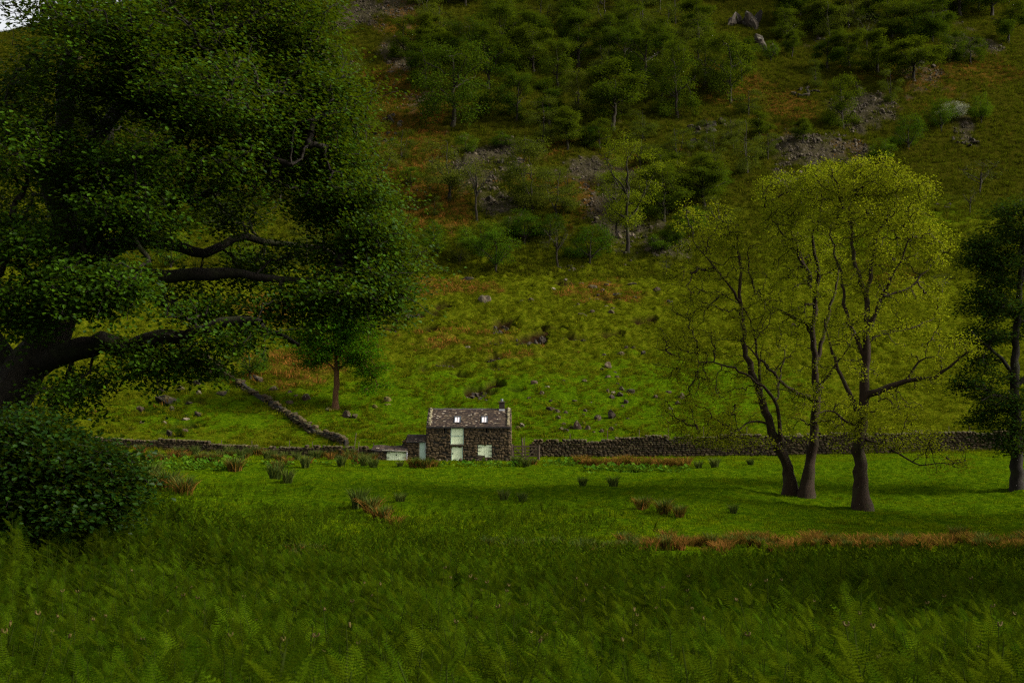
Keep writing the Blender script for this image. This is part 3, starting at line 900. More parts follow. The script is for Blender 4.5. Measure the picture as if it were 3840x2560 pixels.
def added_shade_tree(px, d, hm, wm, label):  # unseen tree added beyond the view to cast shade into it
    g = np.random.default_rng(int(px))
    b = P(px, 1800, d); b[2] = float(H(b[0], d)) - .2
    L = [([b, b + [.2, 0, hm * .25], b + [-.2, .2, hm * .5], b + [.1, 0, hm * .8]], .5, .1)]
    for k in range(7):
        a = k * .9; z0 = hm * (.25 + .05 * k)
        L.append(([b + [0, 0, z0], b + [math.cos(a) * wm * .2, math.sin(a) * wm * .2, z0 + hm * .08], b + [math.cos(a) * wm * .4, math.sin(a) * wm * .4, z0 + hm * .16]], .2, .04))
    A = padded(1000, b + [0, 0, hm * .54], (wm * .48, wm * .48, hm * .44), g, (1.0, 1.0, .5), 9, .45)
    make_tree('oak_tree', label, 'tree', tuple(b), L, A, M_OAKBARK, M_DARKLEAF, 18, (.35, .35, .2), .28, g, up=.8, bf=.3, r_tip=.013, pipe=.46, flare=1.4)
added_shade_tree(4330, 66, 17, 13, 'unseen broad tree added to shade the hollow past the straw rush band')
added_shade_tree(4700, 44, 14, 12, 'unseen round tree added to shade the bracken field past the straw rush band')
added_shade_tree(5050, 32, 14, 12, 'unseen tall oak added to shade the bracken field from the side')
added_shade_tree(5900, 22, 13, 12, 'unseen broad oak added to shade the near bracken')

# --- small tree with the bare orange trunk, and its neighbours behind the oak
gs = np.random.default_rng(15)
M_SMALLLEAF = leaf_mat('small_tree_leaf', (0.016, 0.052, 0.001), (0.055, 0.125, 0.003), 0.3, 0.0)
M_ORBARK = bark_mat('reddish_bark', (0.040, 0.019, 0.007), (0.105, 0.050, 0.019), mossf=0.15)
bs = ground(1258, 1532); SD = bs[1]
def sp(pts): return [P(a, b, SD) for a, b in pts]
limbsS = [(np.vstack([[bs - [0,0,.15]], sp([(1258,1500),(1262,1450),(1264,1400),(1262,1350)])]), 0.36, 0.26), (sp([(1264,1400),(1230,1360),(1180,1330)]), 0.16, 0.04), (sp([(1264,1390),(1310,1350),(1370,1330)]), 0.16, 0.04), (sp([(1262,1350),(1250,1260),(1270,1180)]), 0.2, 0.04)]
A = []
for cx, cy, rx, ry, dr, n in [(1230,1180,110,70,3.4,130),(1340,1200,90,70,3,120),(1240,1250,120,80,3.6,190),(1170,1310,80,60,2.8,100),(1330,1290,90,80,2.8,130),(1280,1180,90,60,3,100),(1390,1350,60,70,2,80),(1400,1440,40,40,1.5,30),(1250,1340,110,40,2.6,70),(1130,1250,50,50,2,40)]:
    c = P(cx, cy, SD); s = SD / FPX
    A.append(padded(n, c, (rx * s, dr, ry * s), gs, (0.9, 0.9, 0.4), 8, 0.5))
make_tree('small_tree', 'small round headed tree with bare reddish trunk on the grass above the wall', 'tree', tuple(bs), limbsS, np.vstack(A), M_ORBARK, M_SMALLLEAF, 40, (0.42, 0.42, 0.24), 0.26, gs, up=0.8, bf=0.3, r_tip=0.016, flare=1.35, flare_h=0.8)

# --- kinds of hillside tree, each built once and then copied
M_LEAF = {
 'dark': leaf_mat('wood_leaf_dark', (0.010, 0.028, 0.002), (0.028, 0.055, 0.003), 0.25, 0.30),
 'mid': leaf_mat('wood_leaf', (0.018, 0.038, 0.002), (0.048, 0.068, 0.004), 0.3, 0.28),
 'birch': leaf_mat('birch_leaf', (0.028, 0.044, 0.004), (0.068, 0.080, 0.010), 0.3, 0.25),
 'thorn': leaf_mat('hawthorn_leaf', (0.018, 0.050, 0.002), (0.050, 0.098, 0.005), 0.28, 0.25),
 'pale': leaf_mat('sycamore_leaf', (0.062, 0.095, 0.003), (0.140, 0.160, 0.007), 0.4, 0.15),
 'white': leaf_mat('hawthorn_blossom', (0.20, 0.20, 0.14), (0.42, 0.42, 0.33), 0.25, 0.1),
 'bare': leaf_mat('sparse_leaf', (0.045, 0.06, 0.012), (0.09, 0.10, 0.025), 0.3, 0.2),
}
M_WBARK = bark_mat('woodland_bark', (0.006, 0.005, 0.0035), (0.026, 0.019, 0.012))
M_PBARK = bark_mat('pale_bark', (0.07, 0.055, 0.035), (0.20, 0.16, 0.10), mossf=0.3)

def proto(kind, h, w, g, lean=0.0):
    """a tree of height h, spread w, standing on the origin: (trunk mesh, crown mesh)"""
    up, per, size, spread, tmpl, bark = 0.6, 17, 0.32, (0.42, 0.42, 0.28), LEAF, M_WBARK
    if kind in ('dark', 'mid'):
        trunk = [(0,0,-.6),(lean*.2,0,h*.12),(lean*.4,.1,h*.3),(lean*.6,-.1,h*.5),(lean,0,h*.72)]
        L = [(trunk, h*.026, h*.006)]
        for k in range(6):
            a = k*1.05 + g.uniform(0, .6); z0 = h*g.uniform(.2, .5)
            L.append(([(lean*.5*z0/h*2, 0, z0), (math.cos(a)*w*.2, math.sin(a)*w*.2, z0 + h*.12), (math.cos(a)*w*.38, math.sin(a)*w*.38, z0 + h*.22)], h*.011, h*.003))
        A = [padded(130, (lean*.6, 0, h*.52), (w*.34, w*.34, h*.36), g, (w*.09, w*.09, h*.05), 9, 0.2)]
        for k in range(17):
            a = g.uniform(0, 6.28); f = g.uniform(.07, .95); q = w*.44*math.sqrt(max(.05, 1-((f-.38)/.62)**2))*g.uniform(.45, 1.05)
            A.append(padded(36, (math.cos(a)*q+lean*f, math.sin(a)*q, h*f), (w*g.uniform(.08,.17), w*g.uniform(.08,.17), h*g.uniform(.04,.10)), g, (w*.07, w*.07, h*.035), 6, 0.4))
        size, spread = 0.035*h**0.5*2.6, np.array((.5, .5, .32)) * (w/10)**.7
    elif kind == 'birch':
        trunk = [(0,0,-.5),(lean*.2+.1,0,h*.2),(lean*.5-.1,.1,h*.45),(lean*.8,0,h*.7),(lean,0,h*.92)]
        L = [(trunk, h*.016, h*.003)]
        if g.uniform() < .6: L.append(([(0,0,h*.12),(w*.16,.2,h*.4),(w*.24,.3,h*.7)], h*.011, h*.003))
        A = []
        for k in range(16):
            a = g.uniform(0, 6.28); f = g.uniform(.12, .93); q = w*.38*(1 - abs(f-.55)*1.1)
            A.append(padded(40, (math.cos(a)*q+lean*f, math.sin(a)*q, h*f), (w*.16, w*.16, h*.075), g, (w*.08, w*.08, h*.03), 8, 0.3))
        per, size, spread, up = 12, 0.22*(h/12)**.5, np.array((.36, .36, .34))*(w/8)**.6, 0.2
    elif kind in ('thorn', 'white'):
        L = [([(0,0,-.4),(lean*.3,.05,h*.14),(lean*.6,0,h*.36),(lean,0,h*.6)], h*.032, h*.008)]
        for k in range(6):
            a = k*1.05 + g.uniform(0, .7)
            L.append(([(lean*.2,0,h*g.uniform(.08,.2)),(math.cos(a)*w*.2,math.sin(a)*w*.2,h*.34),(math.cos(a)*w*.38,math.sin(a)*w*.38,h*g.uniform(.4,.62))], h*.016, h*.004))
        A = [padded(240, (lean*.6, 0, h*.54), (w*.43, w*.43, h*.40), g, (w*.11, w*.11, h*.05), 8, 0.6)]
        for k in range(6):
            a = g.uniform(0, 6.28)
            A.append(padded(40, (math.cos(a)*w*.32, math.sin(a)*w*.32, h*g.uniform(.3,.7)), (w*.17,w*.17,h*.15), g, (w*.08,w*.08,h*.04), 8, .5))
        per, size, spread = 15, 0.19*(h/6)**.5, np.array((.26,.26,.18))*(w/6)**.7
    elif kind == 'pale':
        L = [([(0,0,-.5),(.1,0,h*.18),(-.15,.1,h*.36),(.1,0,h*.55),(.2,0,h*.8)], h*.019, h*.004)]
        for k in range(8):
            a = k*.8 + g.uniform(0, .5); z0 = h*g.uniform(.28, .55)
            L.append(([(0,0,z0),(math.cos(a)*w*.2,math.sin(a)*w*.2,z0+h*.1),(math.cos(a)*w*.36,math.sin(a)*w*.36,z0+h*.28)], h*.009, h*.002))
        A = []
        for k in range(20):
            a = g.uniform(0, 6.28); f = g.uniform(.25, .93); q = w*.38*math.sqrt(max(0, 1-((f-.6)/.42)**2))*g.uniform(.5, 1)
            A.append(padded(36, (math.cos(a)*q, math.sin(a)*q, h*f), (w*.13, w*.13, h*.06), g, (w*.07,w*.07,h*.025), 9, .4))
        per, size, spread, up = 11, 0.27, np.array((.42,.42,.26)), 0.5
    else:   # bare
        L = [([(0,0,-.4),(lean*.3,.05,h*.2),(lean*.5,0,h*.38),(lean*.7,0,h*.6)], h*.028, h*.012)]
        for k in range(5):
            a = k*1.25 + g.uniform(0, .8); z0 = h*g.uniform(.25, .42)
            L.append(([(lean*.4,0,z0),(math.cos(a)*w*.17,math.sin(a)*w*.17,z0+h*.18),(math.cos(a)*w*.34,math.sin(a)*w*.34,z0+h*.36)], h*.014, h*.004))
        A = [padded(190, (lean*.6, 0, h*.66), (w*.46, w*.46, h*.32), g, (w*.09,w*.09,h*.05), 5, .4)]
        per, size, spread, up = 4, 0.24, np.array((.3,.3,.2)), 0.3
    if kind == 'bare': bark = M_WBARK
    bg, at_ = tree_geo(L, np.vstack(A), g, bf=0.35, r_tip=0.011 if h > 7 else 0.007, pipe=0.44, step=h/22, wig=0.05*h/8, flare=1.5, flare_h=h*.06, kmain=7)
    lg = Geo()
    cc = at_ if kind != 'bare' else at_[g.uniform(0, 1, len(at_)) < 0.4]
    ctr = np.array([lean*.5, 0, h*.55]); out = cc - ctr; out /= np.linalg.norm(out, axis=1)[:, None] + 1e-9
    leaf_geo(lg, cc, per, spread, size, g, up, tmpl, out)
    return bg.mesh('trunk', bark, True), lg.mesh('crown', M_LEAF[kind if kind in M_LEAF else 'mid'])

gp = np.random.default_rng(21)
PRO = {
 'dark': [(16, 14, proto('dark', 16, 14, gp)), (15, 12, proto('dark', 15, 12, gp, 1.0)), (18, 12, proto('dark', 18, 12, gp)), (17, 13, proto('dark', 17, 13, gp, -1.2))],
 'mid': [(15, 13, proto('mid', 15, 13, gp)), (14, 11, proto('mid', 14, 11, gp, -1.0)), (16, 12, proto('mid', 16, 12, gp, .6)), (13, 12, proto('mid', 13, 12, gp, 1.4)), (18, 10, proto('mid', 18, 10, gp))],
 'birch': [(14, 8, proto('birch', 14, 8, gp, .5)), (12, 8, proto('birch', 12, 8, gp, -.8)), (15, 9, proto('birch', 15, 9, gp))],
 'thorn': [(6.5, 7, proto('thorn', 6.5, 7, gp)), (6, 7, proto('thorn', 6, 7, gp, .4)), (5.5, 5.5, proto('thorn', 5.5, 5.5, gp))],
 'pale': [(20, 13, proto('pale', 20, 13, gp)), (15, 11, proto('pale', 15, 11, gp))],
 'bare': [(12, 11, proto('bare', 12, 11, gp, .8)), (8, 9, proto('bare', 8, 9, gp, -.9))],
 'white': [(6, 6, proto('white', 6, 6, gp))],
}
NAMES = {'dark': 'oak_tree', 'mid': 'oak_tree', 'birch': 'birch_tree', 'thorn': 'hawthorn_bush', 'pale': 'sycamore_tree', 'bare': 'bare_tree', 'white': 'hawthorn_bush'}
CATS = {'thorn': 'bush', 'white': 'bush'}
LOOK = {'dark': 'dense dark green tree', 'mid': 'mid green tree', 'birch': 'airy grey green birch', 'thorn': 'rounded hawthorn bush',
        'pale': 'pale yellow green sycamore', 'bare': 'nearly bare crooked tree', 'white': 'hawthorn bush in white blossom'}

def zone(px, py):
    if px < 1380: return 'on the hillside behind the great oak', 'trees seen behind the great oak'
    if py > 850: return 'at the foot of the scree above the open meadow', 'trees along the meadow edge'
    if py > 500: return 'on the stony middle slope between the screes', 'trees on the middle slope'
    if px > 2900: return 'on the dark upper slope above the twin ashes', 'trees on the upper right slope'
    return 'in the thick wood below the crag', 'trees of the upper wood'

MARKS = [(2800,60,'the pale crag'),(1788,826,'the leafless forked tree'),(2353,948,'the tall slim sycamore'),(2803,655,'the slender scree birch'),(3570,455,'the white blossom bush'),(3671,724,'the windswept thorn'),
         (1700,470,'the largest dark tree'),(2660,470,'the dark rock band'),(1480,430,'the grey crag knob'),(1400,60,'the topmost scree'),(2092,1007,'the twisted pale limbed tree'),(1860,1019,'the foremost hawthorn'),(3050,560,'the wide brown scree'),
         (3015,330,'the mossy rock step'),(3430,270,'the upper right scree'),(2240,700,'the narrow grey scree'),(2040,546,'the birch above the scree'),(2300,485,'the broad tree in mid wood'),(1260,1200,'the reddish trunked tree'),(150,700,'the oak trunk'),(700,900,'the level oak limbs'),(1100,400,'the oak crown top')]
def near_mark(px, py):
    d = [((px - a) ** 2 + ((py - b) * 1.3) ** 2, a, b, n) for a, b, n in MARKS]
    q, a, b, n = min(d)
    if a < 1300 and px < 1380: return 'seen behind ' + n
    if abs(py - b) < 45: return ('close beside ' if q < 130 ** 2 else 'level with ') + n
    r = 'uphill of ' if py < b else 'downhill of '
    return ('just ' if q < 150 ** 2 else 'well ') + r + n
USED = {}
def hill_tree(kind, px, py, hpx, wpx, label=None, v=None, sink=0.0):
    b = ground(px, py)
    ppm = FPX / b[1]
    h, w = hpx / ppm * (.95 if py < 560 else 1.05), wpx / ppm * (1.0 if kind == 'bare' else 1.02 if py < 560 else 1.15)
    ph, pw, (tm, cm) = PRO[kind][random.randrange(len(PRO[kind])) if v is None else v]
    zt, gr = zone(px, py)
    if label is None:
        sz = 'low ' if h < 5.5 else 'small ' if h < 9.5 else '' if h < 15 else 'tall ' if h < 20 else 'very tall '
        if w > h * 1.15 and kind != 'thorn': sz += 'wide '
        lab_ = sz + LOOK[kind] + ' ' + near_mark(px, py)
    t = thing(NAMES[kind], label or lab_, CATS.get(kind, 'tree'), tuple(b - np.array([0, 0, sink])), None if label else NAMES[kind].replace('_', ' ').replace('bush', 'bushe') + 's on the hillside')
    t.rotation_euler = (0, 0, random.uniform(0, 6.28))
    t.scale = (w / pw, w / pw, h / ph)
    obj('trunk', tm, t); obj('crown', cm, t)
    return t

TREES = [
 ('bare',1788,826,275,190,'tall leafless forked tree standing against the grey scree',0),
 ('birch',1687,748,235,215,None,1),('bare',1680,752,190,220,'crooked black stemmed tree leaning out beside the leafless forked one',1),
 ('birch',1967,787,300,190,None,2),('birch',1996,787,235,180,None,0),('birch',2085,817,190,170,None,1),
 ('pale',2353,948,430,250,'tall pale yellow green sycamore with slim bare trunk below the scree',0),('pale',2312,894,260,170,'shorter pale sycamore tucked beside the tall slim trunked one',1),('pale',2500,800,190,180,None,1),
 ('thorn',1860,1019,170,165,'neat hawthorn bush with short black stem standing foremost in the meadow',0),('thorn',1794,962,140,180,None,1),('thorn',1967,914,135,135,None,2),
 ('bare',2092,1007,190,160,'twisted pale limbed tree between two round hawthorn bushes',0),('thorn',2210,988,145,170,'broad dome shaped hawthorn beside the twisted pale limbed tree',1),
 ('thorn',1625,906,85,80,None,2),('thorn',1642,962,92,80,None,0),('birch',1725,992,90,75,None,1),('birch',1627,811,78,50,None,0),('birch',1535,990,125,140,None,1),
 ('thorn',1467,792,95,90,None,1),('birch',1419,685,185,190,None,1),('birch',1502,602,125,95,None,0),('birch',1370,560,180,150,None,2),
 ('mid',2490,828,200,230,None,0),('mid',2640,780,190,210,None,1),('dark',2550,938,125,120,None,1),('thorn',2600,880,110,120,None,0),('birch',2538,617,150,145,None,1),('birch',2413,522,125,125,None,1),
 ('thorn',2210,549,90,95,None,0),('birch',2038,546,205,155,None,2),('birch',2130,720,95,75,None,0),('mid',2250,560,110,120,None,2),
 ('dark',1700,470,390,320,'largest dark broad crowned tree at the left edge of the upper wood',0),('dark',1935,455,225,160,None,1),('mid',2000,275,205,180,None,0),('mid',2300,485,290,280,None,1),
 ('mid',2540,440,315,190,None,2),('mid',2740,385,285,215,None,0),('birch',2170,440,200,140,None,0),('dark',2060,470,190,160,None,2),('dark',1830,330,250,200,None,2),('dark',2420,330,260,210,None,1),
 ('birch',2807,434,115,115,None,1),('birch',2803,655,225,125,'slender birch with clear black stem on open brown scree',0),('mid',3009,540,105,110,None,1),('mid',3162,480,215,160,None,2),('mid',3183,255,155,160,None,0),
 ('mid',3427,302,180,240,None,1),('birch',3344,388,155,85,None,0),('thorn',3530,490,140,125,None,0),('white',3570,455,90,110,'hawthorn bush in white blossom on the dark right hand slope',0),('thorn',3680,462,130,95,None,2),('thorn',3405,562,135,125,None,1),('thorn',3310,615,100,95,None,2),
 ('bare',3671,724,125,185,'windswept black thorn tree on open green slope',1),('bare',3637,797,100,75,'small crooked thorn below the windswept one',0),('bare',3533,1098,75,115,'low spreading bare thorn on grass beyond the twin ashes',1),('bare',2500,1032,62,70,None,1),
 ('mid',2970,218,115,90,None,1),('dark',3430,150,170,190,None,0),('birch',2681,600,105,95,None,0),('birch',2880,600,110,80,None,1),('thorn',2690,720,90,110,None,0),
 ('thorn',940,1420,150,150,'leafy thorn growing over a boulder beside the tumbled wall',1),
]
for tdef in TREES:
    hill_tree(tdef[0], tdef[1], tdef[2], tdef[3], tdef[4], tdef[5], tdef[6])
for px, py, k, hh, ww in [(1600,330,'dark',200,170),(1760,250,'dark',230,190),(1880,200,'mid',220,190),(2090,330,'mid',210,170),(2170,250,'dark',220,180),(2360,200,'mid',220,180),(2480,380,'mid',200,160),(2640,330,'mid',220,170),(2400,620,'birch',130,120),(2300,700,'birch',110,100),(2480,700,'mid',140,150),
        (2590,760,'birch',130,120),(2700,860,'birch',130,130),(2480,950,'thorn',90,110),(2420,760,'birch',120,110),(1900,900,'thorn',90,110),(2060,900,'thorn',100,110),(1590,960,'thorn',70,80),(1500,890,'thorn',100,120),(1420,930,'thorn',110,130),(2130,560,'mid',150,140),(2780,300,'dark',190,150),(2850,520,'mid',110,110),(2650,680,'birch',120,110),(2750,560,'birch',130,100),(3100,260,'dark',170,150),(3290,270,'mid',170,150),(3500,130,'dark',180,170),(3640,240,'dark',140,130),(3780,160,'dark',170,160),(3330,90,'dark',190,170),(3200,60,'dark',190,170),(3000,60,'dark',190,160),(2950,160,'mid',150,120),(3600,60,'dark',190,180)]:
    hill_tree(k, px, py, hh, ww)
# fill of the wood along the top, and glimpses behind the oak
rt = random.Random(5)
for px in range(1560, 3860, 118):
    for row, (y0, kinds) in enumerate([(5, ('dark','mid','birch')), (120, ('dark','birch','mid')), (245, ('dark','mid','birch'))]):
        x = px + rt.uniform(-50, 50); yy = y0 + rt.uniform(-35, 35)
        if row == 2 and (x > 2600): continue
        if 2740 < x < 2920 and yy < 175: continue
        if x > 3500 and row == 1: continue
        hill_tree(rt.choice(kinds), x, yy, rt.uniform(130, 230), rt.uniform(110, 190))
for px, py, k, hh, ww in [(120,420,'dark',230,190),(350,520,'mid',220,190),(620,430,'mid',230,200),(900,520,'mid',220,180),(1180,420,'dark',240,200),(300,820,'thorn',150,170),(560,760,'mid',220,190),(800,830,'mid',210,200),(1050,760,'birch',200,150),
                       (1270,700,'mid',200,170),(640,1010,'thorn',150,160),(900,1020,'thorn',140,150),(1150,980,'birch',150,130),(400,1080,'thorn',140,150),(1330,900,'thorn',120,130),(150,620,'mid',220,190),(1050,600,'mid',200,170),(450,300,'dark',220,190),(780,270,'mid',210,180),(1300,330,'birch',180,130)]:
    hill_tree(k, px, py, hh, ww)
for px, py, k, hh, ww in [(2150,110,'birch',190,120),(2260,300,'birch',160,100),(2620,230,'birch',200,120),(1620,200,'mid',160,140),(1880,560,'thorn',70,80),(1540,700,'thorn',80,90),(2330,430,'birch',150,100),(2480,240,'mid',190,150),(2650,560,'birch',120,90),(1750,580,'thorn',80,90),(3060,330,'birch',120,70),(3250,180,'bare',150,120),(3080,120,'mid',180,140),(2890,230,'thorn',90,80),(3560,230,'dark',150,130),(3720,60,'dark',200,180)]:
    hill_tree(k, px, py, hh, ww)

# ------------------------------------------------------------------ stones
def chamfer_stone(g, c=0.24, jit=0.10):
    bm = bmesh.new()
    bmesh.ops.create_cube(bm, size=1.0)
    bmesh.ops.bevel(bm, geom=bm.verts[:] + bm.edges[:], offset=c, segments=1, affect='EDGES', profile=0.6)
    V = np.array([v.co[:] for v in bm.verts]); bm.verts.index_update()
    q = {}
    for f in bm.faces:
        q.setdefault(len(f.verts), []).append([v.index for v in f.verts])
    bm.free()
    V = V + g.normal(0, jit, V.shape) * 0.6
    # a lopsided taper
    V[:, 0] *= 1 + g.normal(0, .12) * V[:, 2]; V[:, 2] *= 1 + g.normal(0, .18) * V[:, 0]
    return V, [np.array(x) for x in q.values()]
gst = np.random.default_rng(31)
STONES = [chamfer_stone(gst) for _ in range(10)]
M_WSTONE = rock_mat('wall_stone', (0.010, 0.007, 0.0035), (0.064, 0.045, 0.023), moss=0.65, lichen=0.30, scale=2.0, island=True)
M_BSTONE = rock_mat('barn_stone', (0.015, 0.011, 0.006), (0.102, 0.073, 0.038), moss=0.15, lichen=0.35, scale=2.2, island=True)
M_MORTAR = plain_mat('dark_mortar', (0.022, 0.019, 0.015), 0.95, 0.3, 8)
M_CORE = plain_mat('wall_core', (0.014, 0.012, 0.009), 0.95, 0.3, 5)

def rotm(ax, ay, az):
    cx, sx, cy, sy, cz, sz = math.cos(ax), math.sin(ax), math.cos(ay), math.sin(ay), math.cos(az), math.sin(az)
    return np.array([[cz, -sz, 0], [sz, cz, 0], [0, 0, 1]]) @ np.array([[cy, 0, sy], [0, 1, 0], [-sy, 0, cy]]) @ np.array([[1, 0, 0], [0, cx, -sx], [0, sx, cx]])

def stone_pieces(parent, rec, mat, limit=300, name='stone', g=gst):
    """rec: list of (pos, size, euler). The biggest `limit` become parts, the rest one joined part."""
    org = ORG[parent.name]
    rec = sorted(rec, key=lambda r: -(r[1][0] * r[1][2]))
    cache = STONE_MESH.setdefault(mat.name, [mesh_np('stone', V, F, mat) for V, F in STONES])
    for pos, size, e in rec[:limit]:
        o = obj(name, cache[int(g.integers(0, len(cache)))], parent, tuple(np.asarray(pos) - org))
        o.scale = size; o.rotation_euler = e
    if len(rec) > limit:
        G = Geo()
        for pos, size, e in rec[limit:]:
            V, F = STONES[int(g.integers(0, len(STONES)))]
            G.add((V * np.asarray(size)) @ rotm(*e).T + np.asarray(pos), F)
        q = part(name + 's', G, mat, parent)
        q['kind'] = 'stuff'
STONE_MESH = {}

def dry_wall(name, label, path, hgt, thick, sl=(0.22, 0.5), sh=(0.14, 0.26), g=gst, both=False, tumble=0.0, base_off=0.0):
    """path: list of (x,y); stones in uneven courses on a dark core, follows the ground"""
    path = np.asarray(path, float)
    seg = np.linalg.norm(np.diff(path, axis=0), axis=1); cum = np.concatenate([[0], np.cumsum(seg)])
    L = cum[-1]
    def at(s):
        x = np.interp(s, cum, path[:, 0]); y = np.interp(s, cum, path[:, 1])
        e = 0.3
        tx = np.interp(s + e, cum, path[:, 0]) - np.interp(s - e, cum, path[:, 0]); ty = np.interp(s + e, cum, path[:, 1]) - np.interp(s - e, cum, path[:, 1])
        return x, y, math.atan2(ty, tx)
    x0, y0, _ = at(L / 2)
    t = thing(name, label, 'wall', (float(x0), float(y0), float(H(x0, y0))))
    # core
    G = Geo(); n = int(L / 0.8) + 2; V = []
    for s in np.linspace(0, L, n):
        x, y, a = at(s); h = hgt(s / L); z = float(H(x, y)) + base_off
        nx, ny = -math.sin(a), math.cos(a); w = thick * 0.36
        V += [(x + nx*w, y + ny*w, z - 0.3), (x + nx*w*.8, y + ny*w*.8, z + h*0.86), (x - nx*w*.8, y - ny*w*.8, z + h*0.86), (x - nx*w, y - ny*w, z - 0.3)]
    F = []
    for i in range(n - 1):
        for k in range(3):
            F.append((i*4+k, i*4+k+1, i*4+k+5, i*4+k+4))
    F += [(0, 3, 2, 1), ((n-1)*4, (n-1)*4+1, (n-1)*4+2, (n-1)*4+3)]
    G.add(V, [np.array(F)])
    part('core', G, M_CORE, t)
    rec = []
    hmax = max(hgt(f) for f in np.linspace(0, 1, 30))
    z = 0.0
    while z < hmax + 0.1:
        ch = g.uniform(*sh)
        s = g.uniform(0, .3)
        while s < L:
            l = g.uniform(*sl); l *= 1 + 0.3 * (z < 0.5)
            c = s + l / 2
            if c < L:
                h = hgt(c / L) + g.normal(0, 0.05)
                if z + ch * 0.5 < h:
                    x, y, a = at(c)
                    cop = z + ch * 1.5 > h
                    zz = float(H(x, y)) + base_off + z + ch / 2
                    for sd in ((-1, 1) if both else (-1,)):
                        nx, ny = -math.sin(a), math.cos(a)
                        off = sd * thick * (0.30 - 0.06 * z) + g.normal(0, 0.02)
                        if cop and sd == 1: continue
                        ln = thick * (0.95 if cop else 0.45)
                        if cop: off = 0
                        rec.append(((x + nx*off + g.normal(0, tumble), y + ny*off + g.normal(0, tumble), zz + g.normal(0, .012)),
                                    (l * 1.0, ln, ch * g.uniform(1.0, 1.35 if cop else 1.1)), (g.normal(0, .12), g.normal(0, .08 + tumble * .5), a + g.normal(0, .12))))
            s += l
        z += ch * 0.95
    stone_pieces(t, rec, M_WSTONE)
    return t

# left wall, running from the sheds to the great oak
def gxy(px, py): q = ground(px, py); return (q[0], q[1])
wl = [P(px, 1690, d)[:2] for px, d in ((1420,108.3),(1200,109),(900,110),(600,111),(330,112),(60,113.5),(-300,114))]
dry_wall('drystone_wall', 'long low drystone field wall running from the sheds towards the great oak', wl, lambda f: 0.85 + 0.12 * math.sin(f * 19), 0.6, both=True)
# right wall: taller
wr = [P(px, 1690, d)[:2] for px, d in ((1985,110.6),(2300,110.4),(2600,110),(3000,109),(3400,108),(3850,107),(4250,106.5))]
dry_wall('drystone_wall', 'tall drystone wall running from the wooden gate behind the twin ashes', wr, lambda f: 1.35 + 0.5 * min(1, f * 4.0) - 0.35 * max(0, f - .5) + 0.10 * math.sin(f * 40) + 0.07 * math.sin(f * 97), 0.7, (0.2, 0.46), (0.15, 0.27))
# tumbled wall up the hillside
wd_ = [gxy(*p) for p in ((1300,1672),(1080,1560),(960,1482),(830,1392),(760,1330))]
wd_ = [tuple(np.array(wd_[0]) + (np.array(wd_[2]) - np.array(wd_[0])) * f) for f in (0, .35, .7, 1)] + wd_[3:]
dry_wall('drystone_wall', 'tumbled stone wall climbing the grass slope from the long low wall', wd_, lambda f: 0.62 - 0.2 * f + 0.14 * math.sin(f * 33) + .08 * math.sin(f * 71), 0.6, (0.22, 0.55), (0.16, 0.32), both=True, tumble=0.14)

# ------------------------------------------------------------------ barn (read at 3.675 px per photo px)
BY = 107.0
def bx(X, d=BY): return float(P(1360 + X / 3.675, 1640, d)[0])
def bz(Y, d=BY): return float(P(1920, 1460 + Y / 3.675, d)[2])
M_MINT, _t, _b = new_mat('mint_paint')
_co = objco(_t)
_n = noise(_t, 3.0, 5, 0.6, _co); _n2 = noise(_t, 2.3, 3, 0.5, _co)
_c = ramp(_t, _n, [(0.2, (0.66, 0.74, 0.47)), (0.7, (0.78, 0.84, 0.56))])
_c = mix(_t, ramp(_t, _n2, [(0.70, (0, 0, 0)), (0.715, (1, 1, 1))]), _c, (0.035, 0.028, 0.02))
_t.links.new(_c, _b.inputs['Base Color']); _b.inputs['Roughness'].default_value = 0.6
M_MINT2 = plain_mat('pale_grey_mint_paint', (0.42, 0.54, 0.44), 0.6, 0.08, 3)
M_IRON = plain_mat('black_iron', (0.012, 0.012, 0.013), 0.6, 0.3)
M_LEAD = plain_mat('lead_flashing', (0.34, 0.34, 0.35), 0.5, 0.2)
M_FRAME = plain_mat('slate_blue_frame', (0.030, 0.038, 0.045), 0.5, 0.2)
M_WOOD = plain_mat('weathered_wood', (0.060, 0.042, 0.026), 0.85, 0.4, 10)
M_PALEWOOD = plain_mat('pale_trim', (0.30, 0.28, 0.22), 0.7, 0.25)
M_BLACK = plain_mat('shade_black', (0.010, 0.009, 0.008), 0.95, 0.2)  # flat black for the eave shadow and the unlit interior
M_SILL = rock_mat('sill_stone', (0.05, 0.045, 0.035), (0.16, 0.14, 0.11), 0.3, 0.3, 2.0)
M_RIDGE = plain_mat('ridge_tile', (0.045, 0.040, 0.038), 0.8, 0.3)
M_POT = plain_mat('chimney_cowl', (0.10, 0.115, 0.12), 0.5, 0.2)
M_BRICK = plain_mat('dark_chimney_render', (0.028, 0.020, 0.016), 0.9, 0.35, 9)
M_GLASS, _t, _b = new_mat('skylight_glass')
_b.inputs['Base Color'].default_value = (0.62, 0.55, 0.55, 1); _b.inputs['Roughness'].default_value = 0.12; _b.inputs['Specular IOR Level'].default_value = 0.8  # reflected sky painted in as a pale pink base colour
M_SLATE, _t, _b = new_mat('roof_slate')
_co = objco(_t); _g = _t.nodes.new('ShaderNodeNewGeometry')
_c = ramp(_t, _g.outputs['Random Per Island'], [(0, (0.012, 0.008, 0.007)), (0.55, (0.030, 0.019, 0.015)), (0.82, (0.052, 0.034, 0.024)), (0.95, (0.14, 0.10, 0.06)), (1, (0.32, 0.28, 0.21))])
_n = noise(_t, 1.1, 5, 0.7, _co); _n2 = noise(_t, 26, 3, 0.6, _co)
